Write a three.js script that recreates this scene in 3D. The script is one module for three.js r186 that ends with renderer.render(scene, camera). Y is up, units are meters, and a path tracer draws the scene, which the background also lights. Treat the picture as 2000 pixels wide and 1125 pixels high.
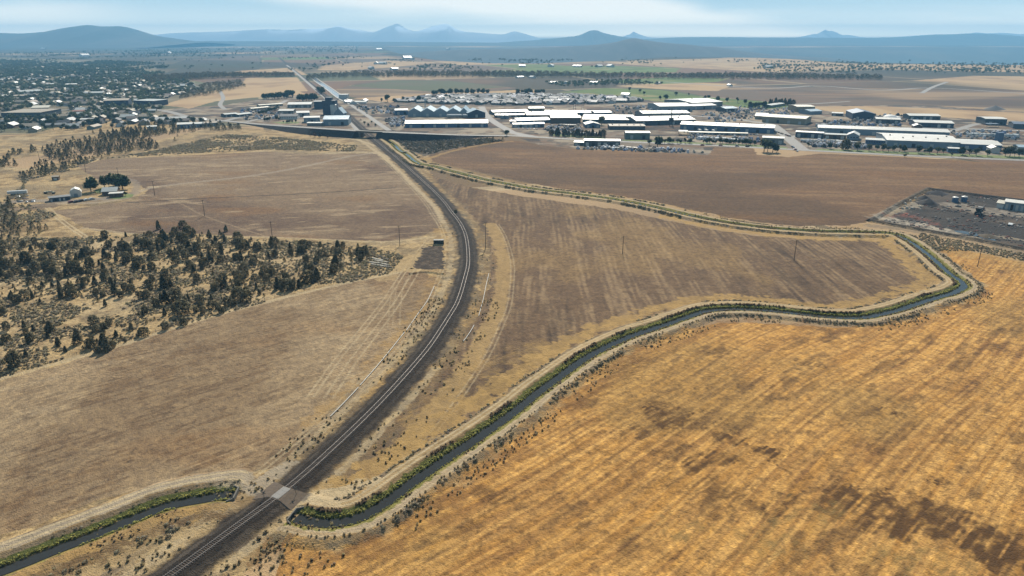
import * as THREE from 'three';
import { mergeGeometries } from 'three/addons/utils/BufferGeometryUtils.js';

// ---------------------------------------------------------------- camera, sky, sun, exposure
const scene = new THREE.Scene();
const H = 115, FPX = 1351, HOR = 73, PITCH = Math.atan((562.5 - HOR) / FPX);
const camera = new THREE.PerspectiveCamera(THREE.MathUtils.radToDeg(2 * Math.atan(562.5 / FPX)), 16 / 9, 1, 120000);
camera.position.set(0, H, 0);
camera.rotation.x = -PITCH;
camera.updateMatrixWorld();
const renderer = new THREE.WebGLRenderer({ antialias: true });
renderer.toneMapping = THREE.LinearToneMapping;
renderer.toneMappingExposure = 1.65;
renderer.shadowMap.enabled = true;
const SUN_EL = THREE.MathUtils.degToRad(39.5), SUN_AZ = THREE.MathUtils.degToRad(4);
const sun = new THREE.DirectionalLight(new THREE.Color(1.0, 0.93, 0.83), 4.5);
sun.position.set(Math.sin(SUN_AZ) * Math.cos(SUN_EL), Math.sin(SUN_EL), -Math.cos(SUN_AZ) * Math.cos(SUN_EL)).multiplyScalar(2000);
sun.castShadow = true;
sun.shadow.radius = 1.6;
Object.assign(sun.shadow.camera, { left: -1500, right: 1500, top: 1500, bottom: -1500, near: 1, far: 6000 });
scene.add(sun);

// ---------------------------------------------------------------- numbers, noise, places
function rng(seed) { let a = seed >>> 0; return () => { a = (a + 0x6D2B79F5) | 0; let t = Math.imul(a ^ (a >>> 15), 1 | a); t = (t + Math.imul(t ^ (t >>> 7), 61 | t)) ^ t; return ((t ^ (t >>> 14)) >>> 0) / 4294967296; }; }
const TBL = new Float32Array(65536);
{ const r = rng(77); for (let i = 0; i < 65536; i++) TBL[i] = r(); }
function vn(x, y) {
  const xi = Math.floor(x), yi = Math.floor(y); let fx = x - xi, fy = y - yi;
  fx = fx * fx * (3 - 2 * fx); fy = fy * fy * (3 - 2 * fy);
  const x0 = xi & 255, x1 = (xi + 1) & 255, y0 = (yi & 255) << 8, y1 = ((yi + 1) & 255) << 8;
  const a = TBL[y0 + x0], b = TBL[y0 + x1], c = TBL[y1 + x0], d = TBL[y1 + x1];
  return a + (b - a) * fx + (c - a) * fy + (a - b - c + d) * fx * fy;
}
const fbm = (x, y, o = 4) => { let s = 0, a = 0.5, t = 0; for (let i = 0; i < o; i++) { s += a * vn(x, y); t += a; a *= 0.5; x = x * 2.03 + 17.3; y = y * 2.03 + 9.1; } return s / t; };
const clamp = (v, a = 0, b = 1) => v < a ? a : v > b ? b : v;
const sst = (a, b, v) => { const t = clamp((v - a) / (b - a)); return t * t * (3 - 2 * t); };
const lerp = (a, b, t) => a + (b - a) * t;
// a point of the photograph (2000 x 1125) to the place on the plain (or on a level h above it) that it shows
const SP = Math.sin(PITCH), CP = Math.cos(PITCH);
function G(px, py, h = 0) { const u = (px - 1000) / FPX, v = (562.5 - py) / FPX, y = v * CP - SP, t = -(H - h) / y; return [u * t, -(CP + v * SP) * t]; }
const GV = (px, py, h = 0) => { const [x, z] = G(px, py, h); return new THREE.Vector3(x, h, z); };
const mpp = (px, py) => { const [x, z] = G(px, py); return Math.abs(G(px + 1, py)[0] - x); };
function smooth(pts, step) { // Catmull-Rom through ground points, even steps
  const c = new THREE.CatmullRomCurve3(pts.map(p => new THREE.Vector3(p[0], 0, p[1])), false, 'centripetal');
  const n = Math.max(2, Math.ceil(c.getLength() / step));
  c.arcLengthDivisions = 800;
  return c.getSpacedPoints(n).map(p => [p.x, p.z]);
}
const lin = v => { v /= 255; return v <= 0.04045 ? v / 12.92 : ((v + 0.055) / 1.055) ** 2.4; };
const KL = 1.86; // brightness of a white sheet on the ground under this light and exposure
const C = (r, g, b) => [lin(r) / KL * 1.12, lin(g) / KL * 1.08, lin(b) / KL * 0.97]; // colour as photographed -> the surface's own colour, the light being a little blue
const col = c => new THREE.Color().setRGB(Math.min(c[0], 0.85), Math.min(c[1], 0.85), Math.min(c[2], 0.85));

// ---------------------------------------------------------------- sky: pale haze at the horizon, blue above, thin high cloud
{
  const W = 2048, Hh = 1024, d = new Float32Array(W * Hh * 4);
  for (let j = 0; j < Hh; j++) {
    const el = ((j + 0.5) / Hh - 0.5) * Math.PI, e = Math.max(0, el) * 180 / Math.PI;
    const low = Math.exp(-((e / 1.3) ** 1.3)), t2 = 1 - Math.exp(-e / 24);
    for (let i = 0; i < W; i++) {
      const az = (i + 0.5) / W * 2 * Math.PI;
      let r = lerp(0.27, 0.11, t2) + 1.25 * low, g = lerp(0.44, 0.17, t2) + 0.88 * low, b = lerp(0.54, 0.28, t2) + 0.42 * low;
      // high thin cloud in long veils, one broad sheet ahead
      const dx = Math.cos(az), dz = Math.sin(az), k = 1 / Math.max(0.03, Math.sin(Math.max(el, 0.001)) + 0.035);
      const cx = dx * k, cz = dz * k;
      let n = fbm(cx * 0.16 + 40, cz * 0.42 + 11, 5) * 0.75 + fbm(cx * 0.6 + 3, cz * 1.1 + 70, 4) * 0.25;
      n = sst(0.44, 0.72, n) * sst(0.1, 1.0, e) * 0.6;
      const ahead = ((i + 0.5) / W - 0.25) * 2 * Math.PI; // 0 = along the view
      if (Math.abs(ahead) < 1.2 && e < 12) { const X = 1000 + Math.tan(ahead) * 1440, Y = 73 - el * 1528 + (fbm(X / 180, e * 2 + 7, 3) - 0.5) * 26; n = Math.max(n, 0.95 * sst(-10, 22, 8 + (X - 540) * 0.085 - Y) * sst(-10, 26, Y - 4 - (X - 1330) * 0.2)); n = Math.max(n, 0.55 * sst(330, 60, X) * sst(8, 30, Y)); }
      r += 0.4 * n; g += 0.25 * n; b += 0.13 * n;
      if (el < 0) { r = 0.19; g = 0.17; b = 0.14; } // the earth beyond what is built
      const o = (j * W + i) * 4; d[o] = r; d[o + 1] = g; d[o + 2] = b; d[o + 3] = 1;
    }
  }
  const t = new THREE.DataTexture(d, W, Hh, THREE.RGBAFormat, THREE.FloatType);
  t.mapping = THREE.EquirectangularReflectionMapping; t.magFilter = THREE.LinearFilter; t.needsUpdate = true;
  scene.background = t; scene.environment = t;
}
scene.fog = new THREE.FogExp2(new THREE.Color().setRGB(0.28, 0.67, 1.0), 9e-5);


// ---------------------------------------------------------------- lines of the place (photo points)
const RAIL_PX = [[262, 1180], [345, 1121], [437, 1053], [549.6, 969], [595, 931], [671, 861], [738, 795], [800.5, 727], [838.7, 681], [857, 654], [874.7, 626], [893, 595], [910, 540], [914.3, 519.5], [914, 490.6], [910, 464], [903.5, 447], [893.9, 431], [883, 418], [870.7, 400.5], [846, 374], [817, 347], [788, 321], [762, 299], [730, 272], [695, 240], [660, 208], [620, 175], [577, 140], [545, 112]];
const RAIL = smooth(RAIL_PX.map(p => G(p[0], p[1])), 4);
const CANAL_PX = [[749, 270], [770, 284], [780, 294], [796, 304], [810, 316], [822, 322], [850, 327], [875, 334], [910, 343], [950, 353], [1000, 363], [1050, 372], [1100, 378], [1150, 384], [1200, 391], [1250, 400], [1300, 411], [1350, 423], [1400, 433], [1450, 441], [1500, 447], [1550, 451], [1600, 454], [1650, 455], [1700, 456], [1745, 459], [1775, 472], [1800, 489], [1827, 511], [1853, 535], [1875, 550], [1882, 560], [1874, 567], [1856, 575], [1827, 583], [1787, 596], [1747, 609], [1715, 616], [1690, 621], [1653, 622], [1600, 618.7], [1550, 613], [1500, 608], [1444, 605], [1384, 608], [1338, 622], [1293, 638], [1232, 658], [1187, 678], [1142, 702], [1096, 735], [1051, 768], [1006, 805], [960, 838], [930, 859], [900, 879], [810, 941], [750, 986], [705, 1012], [660, 1023], [615, 1022], [578, 1013]];
const CANAL = smooth(CANAL_PX.map(p => G(p[0], p[1])), 3);
const WEST_PX = [[456, 970], [430, 970], [406, 975], [364, 982], [322, 991.6], [280, 1008], [224, 1031], [168, 1054], [112, 1075], [56, 1098], [0, 1119], [-70, 1146]];
const WEST = smooth(WEST_PX.map(p => G(p[0], p[1])), 2.5);
function offsetLine(line, off) { return line.map((p, i) => { const a = line[Math.max(0, i - 1)], b = line[Math.min(line.length - 1, i + 1)]; let dx = b[0] - a[0], dz = b[1] - a[1]; const l = Math.hypot(dx, dz) || 1; return [p[0] - dz / l * off, p[1] + dx / l * off]; }); } // + = to the right of travel as seen from above
const HWY_PX = [[330, 230], [380, 232], [430, 235.5], [480, 240], [520, 243.5], [600, 249], [680, 254], [720, 256.5], [760, 258], [820, 260.5], [880, 263], [940, 264.5], [1000, 265], [1042, 267.5], [1119, 272], [1200, 276], [1290, 279.5], [1375, 283], [1465, 287.5], [1566, 293], [1680, 299], [1775, 304], [1900, 309], [2010, 313.5], [2060, 316]];
const hwyH = px => 7.5 * sst(440, 640, px) * (1 - sst(800, 990, px)) + 0.12;
const HWY = HWY_PX.map(p => { const h = hwyH(p[0]), g = G(p[0], p[1], h); return [g[0], h, g[1]]; });

// ---------------------------------------------------------------- painter for the ground's own colours, in world metres
const TILES = [
  { x0: -200, x1: 200, z0: -222, z1: -98, w: 2048, h: 722 }, { x0: -350, x1: 350, z0: -446, z1: -222, w: 2048, h: 656 },
  { x0: -765, x1: 765, z0: -970, z1: -446, w: 2048, h: 702 }, { x0: -2060, x1: 2060, z0: -2620, z1: -970, w: 2048, h: 820 },
  { x0: -6650, x1: 6650, z0: -8500, z1: -2620, w: 2048, h: 906 }, { x0: -13600, x1: 13600, z0: -17400, z1: -8500, w: 2048, h: 670 }];
const poly = pts => pts.map(p => G(p[0], p[1]));
// fields and grounds; ids pick the recipe in paint()
const FIELDS = {
  wheat: poly([[566, 1030], [600, 1045], [660, 1050], [720, 1035], [780, 1000], [850, 950], [935, 893], [1020, 835], [1060, 800], [1110, 757], [1160, 720], [1205, 690], [1260, 667], [1330, 645], [1400, 630], [1480, 632], [1560, 637], [1640, 640], [1720, 632], [1800, 608], [1870, 588], [1908, 572], [1916, 556], [1905, 540], [1870, 515], [1835, 488], [1850, 481], [1900, 492], [2000, 512], [2200, 545], [2300, 700], [2500, 1240], [480, 1240]]),
  middle: poly([[838, 340], [870, 352], [930, 368], [1000, 380], [1100, 395], [1200, 408], [1300, 430], [1400, 450], [1480, 461], [1560, 466], [1650, 468], [1735, 471], [1770, 492], [1800, 515], [1828, 545], [1815, 560], [1760, 583], [1700, 596], [1640, 601], [1560, 593], [1460, 588], [1390, 589], [1340, 598], [1250, 630], [1180, 656], [1100, 700], [1040, 748], [980, 795], [920, 838], [860, 882], [790, 930], [735, 950], [690, 953], [660, 945], [700, 890], [780, 815], [860, 720], [910, 655], [945, 595], [960, 540], [957, 490], [945, 455], [925, 425], [895, 395], [865, 368]]),
  upper: poly([[838, 302], [880, 292], [960, 277], [1000, 274], [1020, 276], [1060, 284], [1130, 292], [1200, 293], [1260, 296], [1320, 300], [1385, 303], [1395, 288], [1470, 290], [1478, 302], [1540, 307], [1600, 300], [1700, 304], [1800, 309], [1900, 315], [2060, 324], [2060, 402], [1900, 380], [1812, 367], [1750, 398], [1690, 434], [1660, 440], [1560, 441], [1500, 436], [1420, 424], [1340, 408], [1270, 392], [1200, 382], [1100, 369], [1010, 353], [930, 334], [880, 324], [845, 315]]),
  leftLow: poly([[-60, 762], [60, 728], [180, 694], [330, 644], [480, 600], [600, 570], [700, 548], [780, 533], [830, 533], [854, 542], [852, 568], [838, 605], [795, 665], [740, 730], [680, 795], [620, 850], [560, 898], [490, 922], [440, 944], [350, 948], [240, 965], [120, 1002], [0, 1048], [-80, 1085]]),
  leftUp: poly([[98, 412], [140, 408], [260, 392], [290, 372], [262, 355], [190, 350], [150, 325], [200, 312], [330, 305], [440, 300], [520, 296], [600, 302], [660, 300], [735, 300], [775, 332], [815, 366], [845, 398], [862, 428], [858, 448], [835, 458], [785, 470], [700, 470], [600, 466], [520, 463], [430, 458], [330, 455], [240, 456], [190, 452], [158, 440], [125, 420]]),
};
const FIELD_ID = { wheat: 1, middle: 2, upper: 3, leftLow: 4, leftUp: 5 };
const AREAS = [ // drawn in order before the fields
  [13, poly([[-300, 300], [60, 330], [200, 300], [430, 245], [560, 258], [700, 268], [760, 275], [860, 380], [930, 560], [820, 760], [560, 960], [-200, 1200]])],
  [6, poly([[-300, 430], [0, 455], [110, 470], [300, 455], [520, 465], [640, 478], [720, 482], [800, 475], [860, 470], [866, 530], [780, 535], [600, 570], [330, 645], [0, 742], [-300, 830]])],
  [7, poly([[749, 266], [790, 275], [850, 300], [835, 330], [900, 400], [960, 470], [985, 540], [960, 620], [880, 740], [780, 850], [700, 930], [620, 1000], [480, 1125], [420, 1240], [-200, 1240], [-80, 1090], [120, 1000], [300, 955], [470, 930], [600, 860], [740, 730], [840, 600], [870, 480], [850, 410], [760, 310]])],
  [17, poly([[765, 272], [850, 272], [960, 271], [985, 275], [870, 293], [830, 305], [800, 295]])],
  [9, poly([[-40, 262], [110, 258], [200, 262], [430, 238], [720, 257], [1000, 266], [1300, 280], [1566, 294], [2080, 316], [2200, 232], [1800, 205], [1500, 190], [1270, 186], [1000, 205], [760, 196], [560, 186], [440, 205], [300, 215]])],
  [9, poly([[1015, 270], [1200, 277], [1420, 286], [1465, 289], [1395, 288], [1388, 303], [1300, 301], [1180, 294], [1060, 285]])],
  [11, poly([[-600, 250], [-40, 262], [110, 258], [250, 240], [330, 232], [300, 205], [420, 190], [560, 185], [420, 165], [330, 150], [300, 130], [180, 118], [0, 112], [-800, 110]])],
  [13, poly([[60, 262], [200, 225], [330, 235], [430, 240], [300, 262], [100, 300], [-100, 330], [-400, 300]])],
  [16, poly([[318, 205], [395, 180], [470, 168], [560, 168], [600, 185], [500, 190], [420, 198], [370, 212]])],
  [16, poly([[480, 152], [580, 151], [602, 178], [520, 180], [470, 168]])],
  [16, poly([[380, 153], [470, 138], [575, 132], [600, 146], [470, 150]])],
  [15, poly([[640, 180], [700, 162], [860, 155], [1010, 172], [960, 178], [820, 186], [720, 196]])],
  [18, poly([[680, 168], [760, 157], [880, 158], [990, 170], [860, 180]])],
  [16, poly([[690, 192], [800, 185], [960, 178], [1040, 174], [1060, 190], [900, 190], [760, 200]])],
  [19, poly([[760, 197], [830, 184], [1000, 181], [1130, 184], [1240, 190], [1280, 198], [1180, 204], [1000, 207], [860, 204]])],
  [10, poly([[1090, 180], [1180, 172], [1290, 176], [1380, 190], [1480, 197], [1560, 208], [1480, 214], [1400, 202], [1280, 198], [1230, 190]])],
  [15, poly([[1290, 172], [1600, 170], [2050, 180], [2100, 214], [1800, 206], [1570, 206], [1480, 196], [1380, 188]])],
  [16, poly([[1560, 208], [1700, 207], [1830, 212], [2080, 224], [2080, 240], [1900, 232], [1760, 226], [1650, 222]])],
  [16, poly([[1200, 168], [1320, 160], [1440, 164], [1400, 178], [1290, 174]])],
  [10, poly([[1210, 156], [1300, 151], [1430, 153], [1400, 160], [1290, 164], [1200, 162]])],
  [16, poly([[1780, 158], [1900, 148], [2080, 150], [2080, 172], [1900, 162]])],
  [10, poly([[960, 140], [1060, 129], [1200, 128], [1330, 133], [1320, 141], [1180, 143], [1050, 143]])],
  [15, poly([[700, 138], [840, 128], [960, 130], [960, 141], [800, 143]])],
  [16, poly([[630, 128], [760, 118], [860, 122], [760, 132], [690, 137], [620, 137]])],
  [16, poly([[1215, 116], [1270, 108], [1330, 112], [1500, 112], [1650, 124], [2080, 128], [2080, 143], [1700, 135], [1500, 140], [1330, 132], [1230, 123]])],
  [14, poly([[1440, 101], [1560, 97], [2200, 96], [2200, 127], [1800, 124], [1620, 121], [1560, 113]])],
  [14, poly([[740, 106], [860, 97], [1080, 92], [1240, 92], [1500, 106], [1400, 114], [1200, 119], [980, 123], [850, 117]])],
];
const PAD = poly([[826, 485], [839, 480.5], [864, 481.5], [867, 500], [866, 525], [836, 526], [809, 523]]);
const YARD = poly([[1700, 431], [1812, 370], [2100, 402], [2100, 512], [1990, 484], [1850, 458]]);
const cell = (x, y) => TBL[((Math.floor(y) & 255) << 8) + (Math.floor(x) & 255)];
let cr = 0, cg = 0, cb = 0;
const set = c => { cr = c[0]; cg = c[1]; cb = c[2]; };
const mixc = (c, t) => { t = clamp(t); cr += (c[0] - cr) * t; cg += (c[1] - cg) * t; cb += (c[2] - cb) * t; };
const rot = a => [Math.sin(a * Math.PI / 180), Math.cos(a * Math.PI / 180)];
const D48 = rot(48), D0 = rot(1), D95 = rot(98), D50 = rot(52), D80 = rot(78), DH = rot(-19);
const P = {
  gold: C(214, 166, 98), goldB: C(192, 142, 75), rust: C(143, 103, 62), patch: C(94, 70, 48), sage: C(140, 118, 74),
  mid: C(119, 96, 74), midL: C(151, 126, 97), midD: C(90, 73, 58), midG: C(182, 149, 95),
  up: C(124, 95, 69), upL: C(154, 122, 88), upD: C(102, 80, 60),
  ll: C(164, 141, 111), llL: C(193, 171, 138), llD: C(130, 107, 82), lu: C(141, 119, 96), luL: C(172, 150, 121), luD: C(112, 91, 75),
  tan: C(188, 162, 120), tanD: C(136, 112, 80), tanG: C(184, 149, 95), grey: C(118, 106, 88), pale: C(200, 180, 146),
  asph: C(70, 66, 63), asphD: C(50, 47, 45), gravel: C(152, 142, 130), soil: C(128, 112, 96), dust: C(176, 162, 142), green: C(112, 132, 70), greenD: C(84, 104, 58),
  town: C(120, 112, 92), townL: C(176, 156, 122), wood: C(62, 66, 52), dark: C(116, 100, 86), stub: C(196, 166, 128), crop: C(98, 104, 76), brown: C(134, 104, 82),
};
const C20A = C(74, 64, 55), C20B = C(112, 98, 84);
const grain = (x, z, k) => { const g = 1 + k * ((vn(x / 0.37, z / 0.37) - 0.5) * 0.9 + (vn(x / 0.85 + 40, z / 0.85) - 0.5) + (vn(x / 1.9 + 7, z / 1.9 + 90) - 0.5) * 0.9); cr *= g; cg *= g; cb *= g * (2 - g) ** 0.15; }; // straw, clods and stones
function recipe(id, x, z) {
  switch (id) {
    case 1: {
      const u = x * D48[0] - z * D48[1], v = x * D48[1] + z * D48[0] + 16 * (fbm(x / 120, z / 120, 2) - 0.5);
      const s1 = vn(u / 42, v / 0.75), s2 = vn(u / 110 + 50, v / 2.3), s3 = vn(u / 9 + 9, v / 0.6), n = fbm(x / 4, z / 4, 3), big = fbm(x / 55 + 9, z / 55, 3), tr = Math.abs(v / 6.4 - Math.round(v / 6.4)) * 6.4;
      set(P.goldB); mixc(P.gold, 0.75 * s2 + 0.95 * (s1 - 0.45) + 0.7 * (n - 0.5) + 0.6 * (s3 - 0.5) + 0.1);
      mixc(P.rust, sst(0.5, 0.85, vn(u / 34 + 7, v / 1.3 + 2)) * 0.5 + sst(0.55, 0.75, fbm(u / 22 + 3, v / 5, 3)) * 0.4);
      mixc(P.gold, sst(0.8, 0.25, tr) * 0.45 * sst(0.3, 0.55, vn(u / 60 + 3, Math.round(v / 6.4) * 7.3))); mixc(P.rust, sst(0.5, 0.9, tr) * sst(1.7, 1.1, tr) * 0.35);
      mixc(P.sage, sst(0.5, 0.7, big) * 0.35);
      mixc(P.patch, sst(0.63, 0.74, fbm(u / 14 + 31, v / 6, 4)) * 0.5);
      grain(x, z, 0.55); break;
    }
    case 2: {
      const bend = -0.0012 * x * x * 0.1, u = x * D0[0] - z * D0[1], v = x * D0[1] + z * D0[0] + 10 * (fbm(x / 140, z / 140, 2) - 0.5) - 0.00022 * (z + 300) * x * 0.9 + bend;
      const s1 = vn(u / 22, v / 1.5), s2 = vn(u / 80 + 20, v / 3.4), s3 = vn(u / 7 + 5, v / 1.2), n = fbm(x / 7, z / 9, 3), big = fbm(x / 70 + 5, z / 90 + 2, 3), cross = fbm(x / 14 + 2, z / 4, 3);
      const row = 0.5 + 0.5 * Math.sin(v * 2.02 + 3 * vn(u / 40, v / 12)); set(P.mid); mixc(P.midL, 0.85 * row * sst(0.25, 0.7, vn(u / 20 + 8, v / 5 + 3)) + 0.8 * (s1 - 0.5) + 0.9 * (s2 - 0.5) + 0.8 * (n - 0.5) + 0.6 * (s3 - 0.5) + 0.7 * (cross - 0.5));
      mixc(P.midD, sst(0.5, 0.72, 0.5 * big + 0.5 * fbm(u / 30 + 3, v / 3 + 8, 3)) * 0.8 + 0.45 * sst(0.55, 0.85, s1) * sst(0.42, 0.62, big));
      mixc(P.midG, sst(0.54, 0.72, fbm(x / 40 + 77, z / 60, 3)) * 0.25);
      grain(x, z, 0.42); break;
    }
    case 3: {
      const u = x * D95[0] - z * D95[1], v = x * D95[1] + z * D95[0];
      const s1 = fbm(u / 90, v / 9, 3), n = fbm(x / 26, z / 20, 3), big = fbm(x / 160 + 3, z / 120, 3), s3 = fbm(u / 30 + 4, v / 4, 3);
      set(P.up); mixc(P.upL, 1.7 * (s1 - 0.47) + 0.7 * (n - 0.5) + 1.4 * (s3 - 0.5)); mixc(P.upD, sst(0.5, 0.68, big) * 0.8 + sst(0.55, 0.75, s3) * 0.4); mixc(P.rust, sst(0.52, 0.75, fbm(u / 120 + 8, v / 30 + 5, 3)) * 0.35); grain(x, z, 0.35); break;
    }
    case 4: {
      const u = x * D50[0] - z * D50[1], v = x * D50[1] + z * D50[0] + 12 * (fbm(x / 80, z / 80, 2) - 0.5);
      const s1 = vn(u / 16, v / 0.9), s2 = fbm(u / 60 + 20, v / 6, 3), s3 = vn(u / 5, v / 0.7 + 9), n = fbm(x / 5, z / 5, 3), big = fbm(x / 60, z / 60 + 40, 3);
      set(P.ll); mixc(P.llL, 0.8 * (s1 - 0.5) + 1.3 * (s2 - 0.45) + 1.1 * (n - 0.5) + 0.5 * (s3 - 0.5)); mixc(P.llD, sst(0.48, 0.7, big) * 0.6 + 0.65 * sst(0.5, 0.72, s1 * 0.4 + n * 0.6)); mixc(P.rust, sst(0.52, 0.72, fbm(x / 45 + 13, z / 30, 3)) * 0.2);
      grain(x, z, 0.42); break;
    }
    case 5: {
      const u = x * D80[0] - z * D80[1], v = x * D80[1] + z * D80[0];
      const s2 = fbm(u / 40, v / 7, 3), n = fbm(x / 10, z / 10, 3), big = fbm(x / 110, z / 80 + 40, 3);
      set(P.lu); mixc(P.luL, 1.5 * (s2 - 0.5) + 1.1 * (n - 0.5)); mixc(P.luD, sst(0.45, 0.66, big) * 0.7 + sst(0.5, 0.7, n) * 0.3); mixc(P.rust, sst(0.56, 0.75, fbm(x / 60 + 3, z / 40 + 8, 3)) * 0.35); mixc(P.luL, sst(0.64, 0.76, fbm(u / 24 + 9, v / 8, 3)) * 0.7); grain(x, z, 0.35); break;
    }
    case 6: { const n = fbm(x / 5, z / 5, 4), b = fbm(x / 30, z / 30, 3), f = vn(x / 0.9, z / 0.9); set(P.tan); mixc(P.pale, 1.6 * (b - 0.38)); mixc(P.tanD, sst(0.52, 0.7, n) * 0.55 + (f - 0.5) * 0.4); mixc(P.grey, sst(0.55, 0.75, fbm(x / 14 + 5, z / 14, 3)) * 0.5); grain(x, z, 0.45); break; }
    case 7: { const n = fbm(x / 4, z / 4, 4), b = fbm(x / 22, z / 22, 3), f = vn(x / 0.5, z / 0.5); set(P.tan); mixc(P.tanG, sst(0.45, 0.62, b) * 0.85); mixc(P.tanD, sst(0.46, 0.66, n) * 0.85 + (f - 0.5) * 0.5); mixc(P.grey, sst(0.55, 0.7, fbm(x / 9 + 5, z / 9, 3)) * 0.55); grain(x, z, 0.5); break; }
    case 8: { const n = fbm(x / 9, z / 9, 4), b = fbm(x / 40, z / 30, 3); set(P.asph); mixc(P.asphD, 1.6 * (n - 0.4)); mixc(P.soil, sst(0.5, 0.72, b) * 0.5); break; }
    case 9: { const n = fbm(x / 14, z / 14, 4), b = fbm(x / 70, z / 50, 3), L = cell(x / 46 + 0.7 * b, z / 34 + 9); set(P.soil); mixc(P.gravel, 2.2 * (b - 0.4)); if (L < 0.3) mixc(P.asph, 0.85); else if (L > 0.78) mixc(P.dust, 0.85); mixc(P.brown, sst(0.5, 0.66, n) * 0.6); mixc(P.dust, sst(0.58, 0.72, fbm(x / 30, z / 22 + 5, 3)) * 0.9); mixc(P.asph, sst(0.58, 0.7, fbm(x / 9 + 3, z / 9, 3)) * 0.6); break; }
    case 10: { const n = fbm(x / 60, z / 60, 3); set(P.green); mixc(P.greenD, 1.4 * (n - 0.35)); mixc(P.stub, sst(0.6, 0.8, fbm(x / 90 + 4, z / 60, 3)) * 0.4); break; }
    case 11: { const n = fbm(x / 40, z / 40, 4), b = fbm(x / 200, z / 200, 3); set(P.town); mixc(P.townL, 1.9 * (n - 0.45)); mixc(P.greenD, sst(0.5, 0.7, b) * 0.6); mixc(P.gravel, sst(0.6, 0.7, fbm(x / 70 + 7, z / 50, 3)) * 0.6); break; }
    case 13: { const n = fbm(x / 8, z / 8, 4), b = fbm(x / 60, z / 60, 3); set(P.tan); mixc(P.tanD, sst(0.42, 0.7, n) * 0.8); mixc(P.pale, sst(0.55, 0.75, b) * 0.5); mixc(P.grey, sst(0.5, 0.7, fbm(x / 25 + 9, z / 25, 3)) * 0.5); grain(x, z, 0.4); break; }
    case 14: { const n = fbm(x / 150, z / 260, 4); set(P.wood); mixc(P.tanD, sst(0.56, 0.8, n) * 0.5); break; }
    case 15: { const n = fbm(x / 120, z / 60, 4), b = fbm(x / 400, z / 120, 3); set(P.dark); mixc(P.brown, 1.6 * (n - 0.4)); mixc(P.stub, sst(0.54, 0.7, b) * 0.5); mixc(P.asph, sst(0.5, 0.66, fbm(x / 300 + 4, z / 110 + 8, 3)) * 0.45); break; }
    case 16: { const n = fbm(x / 60, z / 90, 4); set(P.stub); mixc(P.brown, 1.6 * (n - 0.45)); mixc(P.pale, sst(0.55, 0.75, fbm(x / 130, z / 200 + 3, 3)) * 0.4); break; }
    case 17: { const n = fbm(x / 5, z / 5, 4); set(P.grey); mixc(P.asph, 1.6 * (n - 0.35)); break; }
    case 20: { const n = fbm(x / 2.2, z / 2.2, 4); set(C20A); mixc(C20B, 2 * (n - 0.38)); grain(x, z, 0.4); break; }
    case 18: { const n = fbm(x / 90, z / 60, 4); set(P.crop); mixc(P.dark, 1.5 * (n - 0.4)); break; }
    case 19: { const n = fbm(x / 30, z / 30, 3); set(P.asph); mixc(P.soil, 1.4 * (n - 0.3)); break; }
    default: { // open farmland: blocks of fields along the railway's direction
      const w1 = 60 * (fbm(x / 900, z / 900, 2) - 0.5), u = x * DH[0] - z * DH[1] + w1, v = x * DH[1] + z * DH[0] + w1;
      const gu = u / 520, gv = v / (380 + 160 * (cell(Math.floor(gu), 91) - 0.5)), h = cell(gu + 13, gv + 7), h2 = cell(gu + 57, gv + 23), n = fbm(x / 130, z / 200, 3);
      if (h < 0.34) set(P.stub); else if (h < 0.62) set(P.brown); else if (h < 0.76) set(P.dark); else if (h < 0.86) set(P.crop); else if (h < 0.93) set(P.green); else set(P.tanD);
      mixc(P.dark, 0.25 * h2 + 1.2 * (n - 0.45)); mixc(P.wood, sst(0.57, 0.68, fbm(x / 700 + 8, z / 1500, 4)) * 0.8);
      const eu = Math.abs(gu - Math.round(gu)) * 520, ev = Math.abs(gv - Math.round(gv)) * 380; if (eu < 9 || ev < 9) mixc(h2 > 0.5 ? P.pale : P.wood, 0.6);
      mixc(P.wood, sst(0.5, 0.58, fbm(x / 2600, z / 2600 + 5, 4)) * 0.8);
    }
  }
}
const STROKES = []; // {pts, w, c, a, soft, rough}
const stroke = (pts, w, c, a = 0.8, rough = 0.35, patchy = 0) => STROKES.push({ pts, w, c, a, rough, patchy });
const pxl = (pts, step = 6) => smooth(pts.map(p => G(p[0], p[1])), step);
const sub = (line, f) => line.filter(f);
// railway: dark ballast skirt, pale shoulders, service tracks
const nearRail = sub(RAIL, p => p[1] > -900);
stroke(nearRail, 26, P.grey, 0.45, 0.5, 0.6);
for (const [o, w, c, a] of [[-9.5, 3.0, P.pale, 0.5], [-12.6, 1.0, P.pale, 0.6], [-14.4, 1.0, P.pale, 0.6], [10.5, 4, P.tanD, 0.6]]) stroke(offsetLine(nearRail, o), w, c, a, 0.4, 0.35);
stroke(offsetLine(RAIL, 0), 13, C(92, 82, 72), 0.75, 0.5, 0.3);
const goldRail = sub(offsetLine(RAIL, 19), p => p[1] > -440 && p[1] < -165);
stroke(goldRail, 8.5, C(182, 152, 104), 0.85, 0.35, 0.15); for (const o of [3.9, 5.7]) stroke(offsetLine(goldRail, o), 0.75, P.pale, 0.5, 0.4, 0.2);
stroke(sub(offsetLine(RAIL, -16), p => p[1] > -430 && p[1] < -190), 6, P.tanG, 0.55, 0.6, 0.5);
stroke(sub(offsetLine(RAIL, -13.5), p => p[1] > -152), 2.6, C(104, 92, 80), 0.8, 0.4, 0.2);
stroke(sub(offsetLine(RAIL, -9), p => p[1] > -152), 5, P.pale, 0.55, 0.5, 0.3);
stroke(sub(offsetLine(RAIL, 8), p => p[1] > -230), 3, P.pale, 0.6, 0.4, 0.3);
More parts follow.
